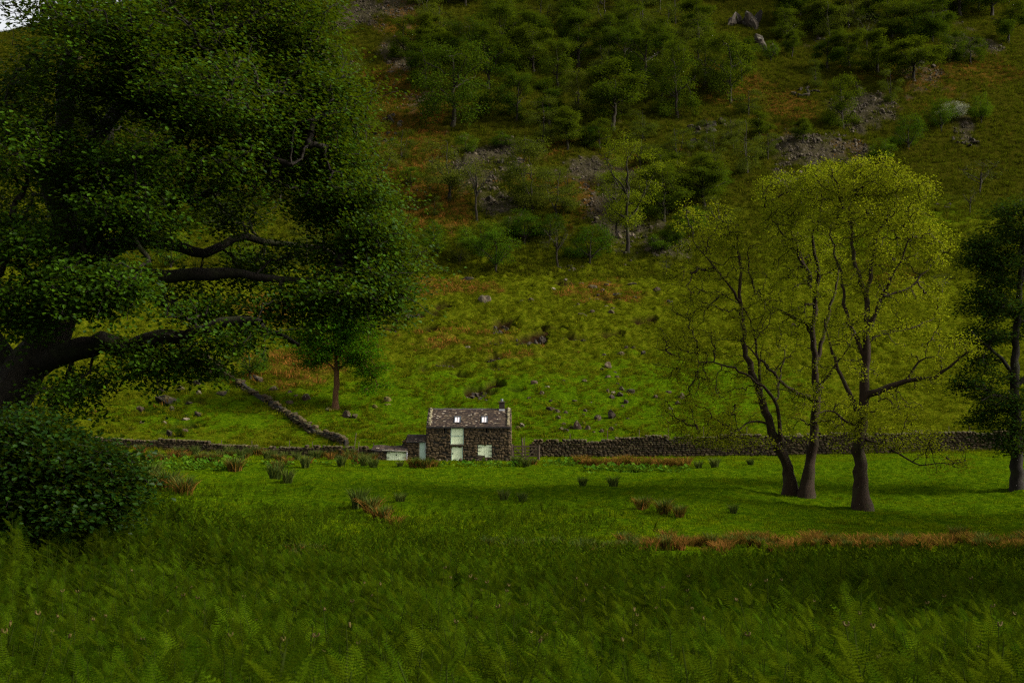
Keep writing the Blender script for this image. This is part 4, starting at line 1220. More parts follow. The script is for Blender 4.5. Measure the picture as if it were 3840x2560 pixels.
_c = mix(_t, ramp(_t, _n, [(0.45, (0, 0, 0)), (0.7, (0.55,) * 3)]), _c, (0.040, 0.030, 0.016))
_c = mix(_t, ramp(_t, _n2, [(0.62, (0, 0, 0)), (0.7, (0.5,) * 3)]), _c, (0.26, 0.22, 0.15))
_t.links.new(_c, _b.inputs['Base Color']); _b.inputs['Roughness'].default_value = 0.75

X0, X1 = bx(884), bx(2038)
ZB = float(H(-3.8, BY)) - 0.25
ZE, ZR = bz(512), bz(268, BY + 2.6)
DEP = 5.2
barn = thing('stone_barn', 'small two storey stone barn with slate roof, skylights and mint green doors', 'barn', ((X0 + X1) / 2, BY, ZB + .2))

OPEN = {'loft': (bx(1215), bx(1390), bz(756), bz(527)), 'door': (bx(1225), bx(1379), ZB, bz(783)), 'shut': (bx(1585), bx(1783), bz(932), bz(762)),
        'v1': (bx(1120), bx(1135), bz(600), bz(527)), 'v2': (bx(1698), bx(1713), bz(606), bz(527))}
# masonry body: front wall built round its openings, other walls plain
def wall_with_holes(G, x0, x1, z0, z1, y0, y1, holes):
    xs = sorted({x0, x1, *[v for h in holes for v in h[:2]]}); zs = sorted({z0, z1, *[v for h in holes for v in h[2:]]})
    for i in range(len(xs) - 1):
        run = None
        for j in range(len(zs) - 1):
            cx, cz = (xs[i] + xs[i+1]) / 2, (zs[j] + zs[j+1]) / 2
            solid = not any(h[0] < cx < h[1] and h[2] < cz < h[3] for h in holes)
            if solid: run = (run[0], zs[j+1]) if run else (zs[j], zs[j+1])
            if (not solid or j == len(zs) - 2) and run:
                G.box(xs[i], xs[i+1], y0, y1, run[0], run[1]); run = None
G = Geo()
wall_with_holes(G, X0, X1, ZB - 0.3, ZE, BY, BY + 0.5, list(OPEN.values()))
G.box(X0, X1, BY + DEP - .5, BY + DEP, ZB - .3, ZE)
for xa, xb in ((X0, X0 + .5), (X1 - .5, X1)):     # gables
    a, b_ = BY + .5, BY + DEP - .5
    V = [(xa, a, ZB-.3), (xa, b_, ZB-.3), (xa, BY+DEP-.5, ZE), (xa, BY+DEP/2, ZR-.08), (xa, BY+.5, ZE), (xb, a, ZB-.3), (xb, b_, ZB-.3), (xb, BY+DEP-.5, ZE), (xb, BY+DEP/2, ZR-.08), (xb, BY+.5, ZE)]
    G.add(V, [np.array([(0,4,3,2,1)]), np.array([(5,6,7,8,9)]), np.array([(0,1,6,5),(1,2,7,6),(2,3,8,7),(3,4,9,8),(4,0,5,9)])])
wallp = part('wall', G, M_MORTAR, barn)
G = Geo(); G.box(X0 + .5, X1 - .5, BY + 0.42, BY + 0.5, ZB - .3, ZE - .02)      # black sheet standing in for the unlit inside behind the openings
part('dark_backing', G, M_BLACK, barn)

def rubble(x0, x1, z0, z1, y, holes, g, sw=(0.16, 0.52), sh=(0.13, 0.30), axis='x', topf=None, proud=0.05):
    rec = []; z = z0
    while z < z1 - 0.05:
        ch = min(g.uniform(*sh), z1 - z + .02)
        x = x0 + g.uniform(-.1, 0)
        while x < x1 - 0.05:
            w = g.uniform(*sw) * (1 + .4 * (g.uniform() < .12))
            if x + w > x1 - .12: w = x1 - x + g.uniform(-.01, .02)
            a, b_ = max(x, x0 - .02), x + w
            for h in holes:                               # clip to the opening edges
                if z + ch * .5 > h[2] - .02 and z + ch * .5 < h[3] + .02:
                    if a < h[0] < b_ and b_ <= h[1] + .3: b_ = h[0] - .01 if h[0] - a > .06 else a
                    elif a < h[1] < b_: a = h[1] + .01
                    elif h[0] <= a and b_ <= h[1]: b_ = a
            if b_ - a > .05:
                c, zc = (a + b_) / 2, z + ch / 2 + g.normal(0, .045)
                if topf is None or zc + ch * .4 < topf(c):
                    pos = (c, y + g.uniform(-.01, .03), zc) if axis == 'x' else (y, c, zc)
                    size = ((b_ - a) * g.uniform(.82, .98), 0.18, ch * g.uniform(.55, 1.4)) if axis == 'x' else (0.16, (b_ - a) * .97, ch * g.uniform(.86, .98))
                    rec.append((pos, size, (g.normal(0, .05), g.normal(0, .12), g.normal(0, .05))))
            x += w
        z += ch
    return rec
rec = rubble(X0, X1, ZB - .1, ZE - .02, BY, list(OPEN.values()), gst)
stone_pieces(wallp, rec, M_BSTONE, 300)
rec = rubble(BY + .05, BY + DEP - .05, ZB - .1, ZR - .1, X1 + .0, [], gst, axis='y', topf=lambda c: ZE + (ZR - ZE) * (1 - abs(c - BY - DEP/2) / (DEP/2)) - .06)
rec += rubble(BY + .05, BY + DEP - .05, ZB - .1, ZR - .1, X0 - .0, [], gst, axis='y', topf=lambda c: ZE + (ZR - ZE) * (1 - abs(c - BY - DEP/2) / (DEP/2)) - .06)
stone_pieces(wallp, rec, M_BSTONE, 0, 'gable_stone')

# roof
YE = BY - 0.18; ZEV = ZE - 0.02
sl_len = math.hypot(BY + DEP/2 - YE, ZR - ZEV)
def slope_pt(x, s, front=True, off=0.0):
    """point on the roof slope, s from 0 at the eave to 1 at the ridge, lifted by off"""
    yy = YE + (BY + DEP/2 - YE) * s; nz = (BY + DEP/2 - YE) / sl_len; ny = -(ZR - ZEV) / sl_len
    yv, zv = yy + ny * off, ZEV + (ZR - ZEV) * s + nz * off
    if not front: yv = 2 * (BY + DEP/2) - yv
    return (x, yv, zv)
def slate_roof(G, x0, x1, fpt, slen, course=0.115, sw=(0.12, 0.24), g=gst, holes=()):
    n = int(slen / course)
    for k in range(n):
        s0, s1 = k / n, min(1.0, (k + 1.9) / n)
        x = x0 + g.uniform(-.15, 0)
        while x < x1:
            w = g.uniform(*sw); a, b_ = max(x, x0), min(x + w - .006, x1)
            sm = (s0 + s1) / 2 - .5 / n
            if b_ - a > .03 and not any(h[0] < (a+b_)/2 < h[1] and h[2] < sm < h[3] for h in holes):
                o0, o1 = g.uniform(.026, .042), .008
                d0 = g.normal(0, .06) / n
                V = [fpt(a, s0 + d0, o0), fpt(b_, s0 + d0, o0 + g.normal(0, .004)), fpt(b_, s1, o1), fpt(a, s1, o1), fpt(a, s0 + d0, o0 - .02), fpt(b_, s0 + d0, o0 - .02)]
                G.add(V, [np.array([(0,1,2,3),(4,5,1,0)])])
            x += w
G = Geo()
V = [slope_pt(X0 - .04, 0), slope_pt(X1 + .04, 0), slope_pt(X1 + .04, 1), slope_pt(X0 - .04, 1), slope_pt(X0 - .04, 0, False), slope_pt(X1 + .04, 0, False)]
V += [(a, b_, c - .09) for a, b_, c in V]
G.add(V, [np.array([(0,1,2,3),(3,2,5,4),(6,9,8,7),(9,10,11,8),(0,6,7,1),(4,5,11,10),(0,3,9,6),(3,4,10,9),(1,7,8,2),(2,8,11,5)])])
roof = part('roof', G, M_RIDGE, barn)
SKY = [(bx(1262, BY+1.2), bx(1352, BY+1.2)), (bx(1633, BY+1.2), bx(1723, BY+1.2))]
SK0, SK1 = 0.19, 0.55
G = Geo()
slate_roof(G, X0 - .03, X1 + .03, lambda x, s, o: slope_pt(x, s, True, o), sl_len, holes=[(a, b_, SK0 + .01, SK1 - .02) for a, b_ in SKY])
slate_roof(G, X0 - .03, X1 + .03, lambda x, s, o: slope_pt(x, s, False, o), sl_len)
q = part('slates', G, M_SLATE, roof); q['kind'] = 'stuff'
nr = 17
for i in range(nr):                              # ridge tiles, one by one
    a, b_ = X0 - .03 + (X1 - X0 + .06) * i / nr, X0 - .03 + (X1 - X0 + .06) * (i + 1) / nr - .012
    if a > bx(1872, BY+2.6) - .1 and b_ < bx(1962, BY+2.6) + .1: continue
    G = Geo(); yr = BY + DEP/2; dz = gst.normal(0, .008)
    V = [(x, yr + yy, ZR + zz + dz) for x in (a, b_) for yy, zz in ((-.17, -.055), (-.05, .055), (.05, .055), (.17, -.055))]
    G.add(V, [np.array([(0,4,5,1),(1,5,6,2),(2,6,7,3),(0,1,2,3),(7,6,5,4)])])
    part('ridge_tile', G, M_RIDGE, roof)
cops = [mesh_np('coping_stone', V, F, rock) for (V, F), rock in zip(STONES[:4], [rock_mat('coping_rock', (0.08, 0.07, 0.045), (0.26, 0.24, 0.17), 0.5, 0.4, 2.0)] * 4)]
for xc in (X0 + .22, X1 - .2):
    s = 0.05
    while s < 0.97:
        l = gst.uniform(.13, .24)
        p_ = slope_pt(xc + gst.normal(0, .03), s + l / 2 / sl_len, True, .09)
        o = obj('coping_stone', cops[int(gst.integers(0, 4))], roof, tuple(np.array(p_) - ORG[roof.name]))
        o.scale = (gst.uniform(.19, .28), l, .15); o.rotation_euler = (math.atan2(ZR - ZEV, BY + DEP/2 - YE), gst.normal(0, .15), gst.normal(0, .2))
        s += l / sl_len * .97
# skylights
for a, b_ in SKY:
    G = Geo()
    def rbox(G, xa, xb, sa, sb, o0, o1):
        V = [slope_pt(x, s, True, o) for o in (o0, o1) for x, s in ((xa, sa), (xb, sa), (xb, sb), (xa, sb))]
        G.add(V, [np.array([(0,3,2,1),(4,5,6,7),(0,1,5,4),(1,2,6,5),(2,3,7,6),(3,0,4,7)])])
    w = .085; ws = w / sl_len
    rbox(G, a, a + w, SK0, SK1, .0, .09); rbox(G, b_ - w, b_, SK0, SK1, .0, .09)
    rbox(G, a + w, b_ - w, SK0, SK0 + ws, .0, .09); rbox(G, a + w, b_ - w, SK1 - ws * 1.6, SK1, .0, .10)
    m_ = (a + b_) / 2
    rbox(G, m_ - .018, m_ + .018, SK0 + ws, SK1 - ws * 1.6, .03, .075)
    sk = part('skylight', G, M_FRAME, barn)
    for xa, xb in ((a + w, m_ - .018), (m_ + .018, b_ - w)):
        G = Geo(); rbox(G, xa, xb, SK0 + ws, SK1 - ws * 1.6, .03, .055)
        part('pane', G, M_GLASS, sk)
# chimney
CXa, CXb = bx(1881, BY+2.6), bx(1956, BY+2.6); CY = BY + DEP/2; CT = bz(168, BY + 2.6)
G = Geo(); G.box(CXa, CXb, CY - .27, CY + .27, ZR - .55, CT - .06)
chim = part('chimney', G, M_BRICK, barn)
G = Geo(); G.box(CXa - .05, CXb + .05, CY - .32, CY + .32, CT - .06, CT + .03); part('chimney_cap', G, M_SILL, chim)
G = Geo(); G.box(CXa - .02, CXb + .02, CY - .34, CY - .272, bz(303, BY+2.3), bz(268, BY+2.3)); part('flashing', G, M_LEAD, chim)
G = Geo(); cxm = (CXa + CXb) / 2; G.tube([(cxm, CY, CT + .02), (cxm, CY, CT + .10), (cxm, CY, CT + .24), (cxm, CY, CT + .26)], [.12, .115, .125, .09], 12)
G.add([(cxm + .09*math.cos(t), CY + .09*math.sin(t), CT + .26) for t in np.arange(12)*math.pi/6], [np.arange(12)[None]])
part('chimney_pot', G, M_POT, chim, True)
# black strip standing in for the shadow under the eave
G = Geo(); G.box(X0 - .02, X1 + .02, BY - .10, BY - .004, ZE - .13, ZE - .03); part('eave_shadow_strip', G, M_BLACK, barn)

def planks(G, x0, x1, z0, z1, y, w=0.13, th=0.035, g=gst):
    n = max(1, round((x1 - x0) / w))
    for i in range(n):
        a, b_ = x0 + (x1 - x0) * i / n + .004, x0 + (x1 - x0) * (i + 1) / n - .004
        G.box(a, b_, y + g.uniform(-.003, .003), y + th, z0 + g.uniform(0, .01), z1)
# loft door: two leaves with a rail
lx0, lx1, lz0, lz1 = OPEN['loft']; zr_ = bz(634)
G = Geo(); planks(G, lx0 + .05, lx1 - .05, lz0 + .02, zr_ - .015, BY + .06)
ld = part('loft_door', G, M_MINT, barn, label='lower leaf of the mint loft door with flaking paint')
G = Geo(); G.box(lx0 + .05, lx1 - .05, BY + .02, BY + .055, zr_ - .05, zr_ + .0); part('rail', G, M_MINT2, ld)
G = Geo(); planks(G, lx0 + .05, lx1 - .05, zr_ + .012, lz1 - .05, BY + .05, .3); part('loft_door', G, M_MINT, barn)
G = Geo()
for a, b_ in ((lx0, lx0 + .05), (lx1 - .05, lx1)): G.box(a, b_, BY + .0, BY + .12, lz0, lz1)
G.box(lx0 + .05, lx1 - .05, BY, BY + .12, lz1 - .05, lz1); part('door_frame', G, M_MINT2, barn)
G = Geo(); G.box(lx0 - .06, lx1 + .04, BY - .14, BY + .3, lz0 - .09, lz0 + .0); part('stone_sill', G, M_SILL, barn)
# lower door
dx0, dx1, dz0, dz1 = OPEN['door']
G = Geo(); planks(G, dx0 + .04, dx1 - .05, ZB + .05, dz1 - .05, BY + .07, .16); dr = part('door', G, M_MINT, barn)
G = Geo(); G.box(dx0 + .09, dx0 + .13, BY + .03, BY + .066, bz(895), bz(868)); G.box(dx0 + .09, dx0 + .22, BY + .02, BY + .04, bz(884), bz(879)); part('handle', G, M_IRON, dr)
G = Geo()
for a, b_ in ((dx0, dx0 + .04), (dx1 - .05, dx1)): G.box(a, b_, BY + .01, BY + .13, ZB, dz1)
G.box(dx0 + .04, dx1 - .05, BY + .01, BY + .13, dz1 - .05, dz1); part('door_frame', G, M_MINT2, barn)
G = Geo(); G.box(dx0 - .2, dx1 + .2, BY - .05, BY + .3, dz1 + .002, lz0 - .092); part('lintel', G, M_SILL, barn)
# shutters
sx0, sx1, sz0, sz1 = OPEN['shut']; sm = (sx0 + sx1) / 2
for k, (a, b_) in enumerate(((sx0 + .02, sm - .008), (sm + .008, sx1 - .02))):
    zb_ = sz0 + .14 if k == 0 else sz0
    G = Geo(); planks(G, a, b_, zb_, bz(792), BY + .05, .16); G.box(a, b_, BY + .045, BY + .085, bz(790), sz1 - .005)
    sh_ = part('shutter', G, M_MINT, barn)
    for hy in (798, 850, 902):
        G = Geo(); z = bz(hy)
        xa, xb = (bx(1537), bx(1640)) if k == 0 else (bx(1735), bx(1830))
        if hy == 850: xa, xb = (xa, xb - .05) if k == 0 else (xa, xb)
        tip = xb if k == 0 else xa; root = xa if k == 0 else xb
        V = [(root, BY + yy, z + s_ * .04) for yy in (-.055, -.03) for s_ in (-1, 1)] + [(tip, BY + yy, z + s_ * .012) for yy in (-.055, -.03) for s_ in (-1, 1)]
        G.add(V, [np.array([(0,1,5,4),(2,6,7,3),(0,4,6,2),(1,3,7,5),(0,2,3,1),(4,5,7,6)])])
        part('strap_hinge', G, M_IRON, sh_)
G = Geo(); G.box(sx0 + .02, sm - .03, BY + .05, BY + .12, sz0, sz0 + .12); part('sill_board', G, M_WOOD, barn)

# ------------------------------------------------------------------ privy lean-to beside the barn
PY = BY + 0.25
ux0, ux1 = bx(612, PY), X0 - .09
uzr, uze = bz(626, PY + 1.1), bz(712, PY)
priv = thing('outhouse', 'narrow stone outhouse with pale door built against the barn gable', 'outbuilding', ((ux0 + ux1) / 2, PY, ZB + .2))
pdx0, pdx1, pdz1 = bx(783, PY), bx(880, PY), bz(724, PY)
G = Geo(); wall_with_holes(G, ux0, ux1, ZB - .3, uze, PY, PY + .4, [(pdx0, pdx1, ZB, pdz1)])
V = [(x, y_, z) for x in (ux0, ux0 + .35) for y_, z in ((PY + .4, ZB - .3), (PY + .4, uze), (PY + 1.15, uzr - .06), (PY + 1.9, uze), (PY + 1.9, ZB - .3))]
G.add(V, [np.array([(0,1,2,3,4)]), np.array([(9,8,7,6,5)]), np.array([(0,5,6,1),(1,6,7,2),(2,7,8,3),(3,8,9,4),(4,9,5,0)])])
G.box(ux0 + .35, ux1, PY + 1.6, PY + 1.9, ZB - .3, uze - .01)
pw = part('wall', G, M_MORTAR, priv)
stone_pieces(pw, rubble(ux0, ux1, ZB - .1, uze - .02, PY, [(pdx0, pdx1, ZB - .3, pdz1)], gst), M_BSTONE, 200)
# raking end buttress
G = Geo(); bxa = bx(548, PY + .9); V = [(ux0 - .02, y_, z) for y_ in (PY + .62, PY + 1.0) for z in (ZB - .3, uzr - .04)] + [(bxa, y_, z) for y_ in (PY + .62, PY + 1.0) for z in (ZB - .3, bz(760, PY + .9))]
G.add(V, [np.array([(0,1,5,4),(2,6,7,3),(1,3,7,5),(4,5,7,6),(0,2,3,1)])]); bt = part('buttress', G, M_MORTAR, priv)
stone_pieces(bt, rubble(bxa, ux0 - .02, ZB - .1, uzr - .05, PY + .62, [], gst, topf=lambda c: bz(760, PY+.9) + (uzr - bz(760, PY+.9)) * (c - bxa) / (ux0 - bxa)), M_BSTONE, 100)
def lean_pt(ya, za, yb, zb):
    L = math.hypot(yb - ya, zb - za); ny, nz = -(zb - za) / L, (yb - ya) / L
    return (lambda x, s, o: (x, ya + (yb - ya) * s + ny * o, za + (zb - za) * s + nz * o)), L
fp, L_ = lean_pt(PY - .14, uze - .03, PY + 1.15, uzr)
fq, L2_ = lean_pt(PY + 2.1, uze - .03, PY + 1.15, uzr)
G = Geo()
V = [fp(ux0 - .06, 0, 0), fp(ux1, 0, 0), fp(ux1, 1, 0), fp(ux0 - .06, 1, 0), fq(ux0 - .06, 0, 0), fq(ux1, 0, 0)]; V += [(a, b_, c - .07) for a, b_, c in V]
G.add(V, [np.array([(0,1,2,3),(3,2,5,4),(6,9,8,7),(9,10,11,8),(0,6,7,1),(4,5,11,10),(0,3,9,6),(3,4,10,9),(1,7,8,2),(2,8,11,5)])])
pr = part('roof', G, M_RIDGE, priv)
G = Geo(); slate_roof(G, ux0 - .05, ux1 - .01, fp, L_); q = part('slates', G, M_SLATE, pr); q['kind'] = 'stuff'
for i in range(5):
    a = ux0 - .06 + (ux1 - ux0 + .06) * i / 5; b_ = ux0 - .06 + (ux1 - ux0 + .06) * (i + 1) / 5 - .012
    G = Geo(); V = [(x, PY + 1.15 + yy, uzr + zz) for x in (a, b_) for yy, zz in ((-.14, -.045), (-.04, .05), (.04, .05), (.14, -.045))]
    G.add(V, [np.array([(0,4,5,1),(1,5,6,2),(2,6,7,3),(0,1,2,3),(7,6,5,4)])]); part('ridge_tile', G, M_RIDGE, pr)
G = Geo(); planks(G, pdx0 + .02, pdx1 - .02, ZB + .05, pdz1 - .02, PY + .06, .2); pd = part('door', G, M_MINT2, priv)
G = Geo(); G.box(pdx0 - .05, pdx0 + .02, PY - .02, PY + .1, ZB, pdz1 + .04); G.box(pdx0 + .02, pdx1, PY - .02, PY + .1, pdz1 - .018, pdz1 + .04); part('door_frame', G, M_PALEWOOD, priv)
G = Geo(); G.tube([(ux1 - .05, PY - .1, uze - .02), (ux1 - .05, PY - .1, bz(875, PY))], .03, 8); part('downpipe', G, M_LEAD, priv)

# ------------------------------------------------------------------ low shed
SY = BY - 0.5
hx0, hx1 = bx(135, SY), bx(612, SY)
hze, hzr = bz(846, SY), bz(768, SY + 1.7)
shed = thing('low_shed', 'low stone shed with sagging slate roof and small double doors', 'shed', ((hx0 + hx1) / 2, SY, ZB + .2))
ddx0, ddx1, ddz1 = bx(330, SY), bx(600, SY), bz(858, SY)
G = Geo(); wall_with_holes(G, hx0, hx1, ZB - .3, hze - .04, SY, SY + .4, [(ddx0, ddx1, ZB - .3, ddz1)])
G.box(hx0, hx0 + .35, SY + .4, SY + 1.5, ZB - .3, hze + .08); G.box(hx0, hx1, SY + 1.5, SY + 1.75, ZB - .3, hzr - .1)
sw_ = part('wall', G, M_MORTAR, shed)
stone_pieces(sw_, rubble(hx0, hx1, ZB - .1, hze - .05, SY, [(ddx0, ddx1, ZB - .3, ddz1)], gst), M_BSTONE, 150)
fs, LS = lean_pt(SY - .12, hze, SY + 1.75, hzr)
def fshed(x, s, o):
    f = (x - hx0) / (hx1 - hx0)
    p_ = fs(x, s, o)
    return (p_[0] - (1 - s) * 0.0 + s * 0.0, p_[1], p_[2] + .05 * math.sin(f * 9) * s - .03 * s * f + (0.12 * max(0, .3 - f) / .3) * (1 - s))
G = Geo(); xs_ = np.linspace(hx0 - .1, hx1 - .02, 9); V = []
for x_ in xs_: V += [fshed(x_, 0, 0), fshed(x_, 1, 0), tuple(np.array(fshed(x_, 1, 0)) - [0, 0, .07]), tuple(np.array(fshed(x_, 0, 0)) - [0, 0, .07])]
F = [(i*4+k, i*4+(k+1) % 4, i*4+4+(k+1) % 4, i*4+4+k) for i in range(8) for k in range(4)] + [(0, 3, 2, 1), (32, 33, 34, 35)]
G.add(V, [np.array(F)]); sr = part('roof', G, M_RIDGE, shed)
G = Geo(); slate_roof(G, hx0 - .08, hx1 - .03, fshed, LS, .15, (.18, .4)); q = part('slates', G, M_SLATE, sr); q['kind'] = 'stuff'
G = Geo(); G.bar((bx(272, SY - .2), SY - .2, bz(832, SY)), (bx(622, SY - .2), SY - .2, bz(850, SY)), .09, .07); part('gutter', G, M_PALEWOOD, shed)
G = Geo(); G.tube([(bx(614, SY), SY - .18, bz(852, SY)), (bx(612, SY), SY - .17, ZB)], .035, 8); part('downpipe', G, M_LEAD, shed)
dm = (ddx0 + ddx1) / 2
for k, (a, b_) in enumerate(((ddx0 + .01, dm - .006), (dm + .006, ddx1 - .01))):
    G = Geo(); planks(G, a, b_, ZB + .03, ddz1 - .01, SY + .05, .17); dd_ = part('door', G, M_MINT, shed)
    for hy in (872, 938):
        G = Geo(); z = bz(hy, SY); r_, t_ = (a, a + .27) if k == 0 else (b_, b_ - .27)
        G.bar((r_, SY + .035, z), (t_, SY + .035, z), .025, .05); part('strap_hinge', G, M_IRON, dd_)
G = Geo(); V = [(dm + .05 * math.cos(t), SY + yy, bz(900, SY) + .06 * math.sin(t)) for yy in (.01, .045) for t in np.arange(8) * math.pi / 4]
G.add(V, [np.arange(8)[None], np.arange(15, 7, -1)[None], np.array([(i, i + 8, (i + 1) % 8 + 8, (i + 1) % 8) for i in range(8)])]); part('latch', G, M_IRON, dd_)
# hose looped on the wall
hc = [(bx(655, PY) + .48 * math.cos(t) , PY - .14 - .02 * math.cos(3 * t), bz(905, PY) + .17 * math.sin(t)) for t in np.linspace(math.pi * .95, math.pi * 2.1, 16)]
G = Geo(); G.tube(hc, .022, 7)
h_ = obj('hose', G.mesh('hose', plain_mat('tan_hose', (0.13, 0.075, 0.03), 0.6), True, hc[0]), None, hc[0]); tag(h_, 'tan hose hanging in a slack loop between shed and outhouse door', 'hose')

# ------------------------------------------------------------------ gate and posts
GY = BY - 0.4
gx0, gx1 = P(1926, 1690, GY)[0], P(2016, 1690, GY)[0]
gz = float(H(1.3, GY)); gtop = P(1920, 1673, GY)[2]; gbot = gz + .12
gate = thing('wooden_gate', 'five barred wooden field gate with diagonal braces beside the barn', 'gate', (gx0, GY, gz))
for f in (0, .27, .5, .74, 1.0):
    z = gbot + (gtop - gbot) * f
    G = Geo(); G.bar((gx0 + .04, GY, z), (gx1 - .04, GY, z), .04, .10 if f < 1 else .12); part('bar', G, M_WOOD, gate)
for x_ in (gx0, gx1): G = Geo(); G.box(x_ - .045, x_ + .045, GY - .03, GY + .03, gbot - .06, gtop + .10); part('stile', G, M_WOOD, gate)
gm = (gx0 + gx1) / 2
for xa, xb in ((gx0 + .06, gm), (gx1 - .06, gm)):
    G = Geo(); G.bar((xa, GY - .045, gtop - .02), (xb, GY - .045, gbot + .02), .03, .09); part('brace', G, M_WOOD, gate)
G = Geo(); G.box(gm - .04, gm + .04, GY - .055, GY - .021, gbot, gtop); part('brace', G, M_WOOD, gate)
def post(name, label, px, d, ztop, zbot, r, cat='post', lean=(0, 0), group=None, mat=M_WOOD):
    x_ = P(px, 1690, d)[0]; G = Geo()
    G.tube([(x_, d, zbot - .25), (x_ + lean[0] * .5, d, (zbot + ztop) / 2), (x_ + lean[0], d + lean[1], ztop), (x_ + lean[0], d + lean[1], ztop + .004)], [r * 1.1, r, r * .92, .003], 8)
    o = obj(name, G.mesh(name, mat, False, (x_, d, zbot)), None, (x_, d, zbot)); tag(o, label, cat, group); return o
post('gate_post', 'stout wooden post the field gate hangs from by the barn corner', 1921, GY, gtop + .18, gz, .085)
post('gate_post', 'stout wooden post where the field gate shuts against the wall', 2021, GY, gtop + .12, gz, .085)
def at_z(px, py, d): return P(px, py, d)[2]
post('fence_post', 'thick leaning post standing behind the gate at the wall end', 1960, 109.6, at_z(1960, 1642, 109.6), float(H(1, 109.6)), .09, lean=(-.05, 0))
for px, py in ((1968,1638),(2138,1624),(2280,1613),(2396,1610),(2508,1601),(2640,1598),(2800,1600),(3560,1598),(3640,1600)):
    d = 111.6
    post('fence_post', 'thin dark stake standing just behind the tall drystone wall', px, d, at_z(px, py, d), float(H(P(px,1690,d)[0], d)), .032, group='stakes behind the tall wall', lean=(random.uniform(-.05,.05),0))
for px, py in ((1402,1660),(1300,1652),(1170,1655),(1085,1650),(945,1652),(830,1650),(700,1652)):
    d = 111.2
    post('fence_post', 'short dark stake behind the long low wall', px, d, at_z(px, py, d), float(H(P(px,1690,d)[0], d)), .03, group='stakes behind the low wall', lean=(random.uniform(-.06,.06),0))
post('leaning_pole', 'tall thin pole leaning up against the low wall near the shed', 1325, 107.8, at_z(1334, 1622, 107.8), float(H(P(1325,1690,107.8)[0], 107.8)), .035, 'pole', lean=(.22, .2))
post('leaning_pole', 'shorter thin pole leaning beside the tall one at the low wall', 1342, 107.8, at_z(1345, 1655, 107.8), float(H(P(1342,1690,107.8)[0], 107.8)), .03, 'pole', lean=(.08, .15))

# ------------------------------------------------------------------ boulders
M_BOULD = rock_mat('boulder', (0.009, 0.006, 0.0035), (0.050, 0.034, 0.021), moss=0.6, lichen=0.45, scale=0.8)
M_PALEB = rock_mat('pale_boulder', (0.03, 0.025, 0.018), (0.14, 0.12, 0.09), moss=0.3, lichen=0.5, scale=0.9)
M_DARKB = rock_mat('dark_rock', (0.006, 0.005, 0.004), (0.032, 0.025, 0.019), moss=0.75, lichen=0.10, scale=0.7, mosscol=(0.075, 0.060, 0.014))
M_MOSSY = rock_mat('mossy_mound', (0.05, 0.045, 0.012), (0.10, 0.085, 0.022), moss=0.9, lichen=0.1, scale=1.0)
def boulder_mesh(name, mat, g, sub=3, cuts=11):
    bm = bmesh.new(); bmesh.ops.create_icosphere(bm, subdivisions=sub, radius=0.5)
    V = np.array([v.co[:] for v in bm.verts]); bm.verts.index_update()
    F = np.array([[v.index for v in f.verts] for f in bm.faces]); bm.free()
    for _ in range(cuts):
        n = g.normal(0, 1, 3); n /= np.linalg.norm(n); d = g.uniform(.24, .42)
        e = V @ n - d; V = V - np.maximum(e, 0)[:, None] * n * 0.97
    off = g.uniform(0, 50, 3)
    V = np.array([v * (1 + 0.16 * mnoise.fractal(Vector(v * 3 + off), 1.0, 2.0, 4)) for v in V])
    return mesh_np(name, V, [F], mat, False)
gbo = np.random.default_rng(41)
BM = {k: [boulder_mesh('boulder', m, gbo) for _ in range(5)] for k, m in (('n', M_BOULD), ('p', M_PALEB), ('d', M_DARKB), ('m', M_MOSSY))}
def boulder(px, py, wpx, hpx, kind, label, group=None, name='boulder', cat='boulder', sub=None):
    b = ground(px, py + hpx * 0.45); ppm = FPX / b[1]
    w, h = wpx / ppm, hpx / ppm
    o = obj(name, BM[kind][int(gbo.integers(0, 5))], None, tuple(b + np.array([0, w * .15, h * 0.16])))
    o.scale = (w * .95, w * gbo.uniform(.7, 1.0), h * 1.35); o.rotation_euler = (gbo.normal(0, .12), gbo.normal(0, .12), gbo.choice([0, 3.14]) + gbo.normal(0, .3))
    tag(o, label, cat, group); return o
BMARK = [(1815,1117,'the big pale perched boulder'),(1747,1043,'the flat black rock'),(2018,1265,'the black outcrop face'),(2293,1551,'the tall pointed boulder'),(2168,1592,'the pyramid boulder'),(2364,1462,'the broad smooth boulder'),(2063,1530,'the row of three boulders'),(2002,1431,'the brown boulder with white stone'),(2558,1482,'the speckled gully boulder'),(2280,1365,'the leaning mid meadow rock'),(2221,1074,'the widest high rock'),(2464,1082,'the dark block at the meadow top'),(620,1488,'the largest dark boulder'),(828,1470,'the square dark boulder'),(740,1547,'the rounded dark boulder'),(1258,1530,'the reddish trunk'),(960,1412,'the thorn on the boulder')]
def bnear(px, py):
    q, a, b, n = min(((px - a) ** 2 + (py - b) ** 2, a, b, n) for a, b, n in BMARK)
    if q < 28 ** 2: return 'touching on ' + n
    r = 'beside ' if abs(py - b) < 14 else ('uphill of ' if py < b else 'downhill of ')
    return ('close ' if q < 60 ** 2 else '') + r + n
def r6(X, Y): return 1400 + X / 1.96, 1000 + Y / 1.96
SPECIAL = {(815,230): 'big pale rounded boulder perched alone high in the meadow', (680,85): 'long flat black rock lying in rusty bracken', (1275,878): 'small white stone below a brown boulder in mid meadow',
           (1750,1080): 'tall pointed boulder above the tall wall', (1505,1160): 'pyramid shaped mossy boulder just above the tall wall', (1890,905): 'broad smooth boulder lying to the side of a cluster', (1300,1038): 'long low boulder heading a row of three behind the barn',
           (1350,1060): 'middle boulder of the row of three behind the barn', (1415,1065): 'smallest boulder ending the row of three behind the barn', (1180,845): 'rounded brown boulder beside a small white stone', (2270,945): 'speckled boulder at the head of a stony gully'}
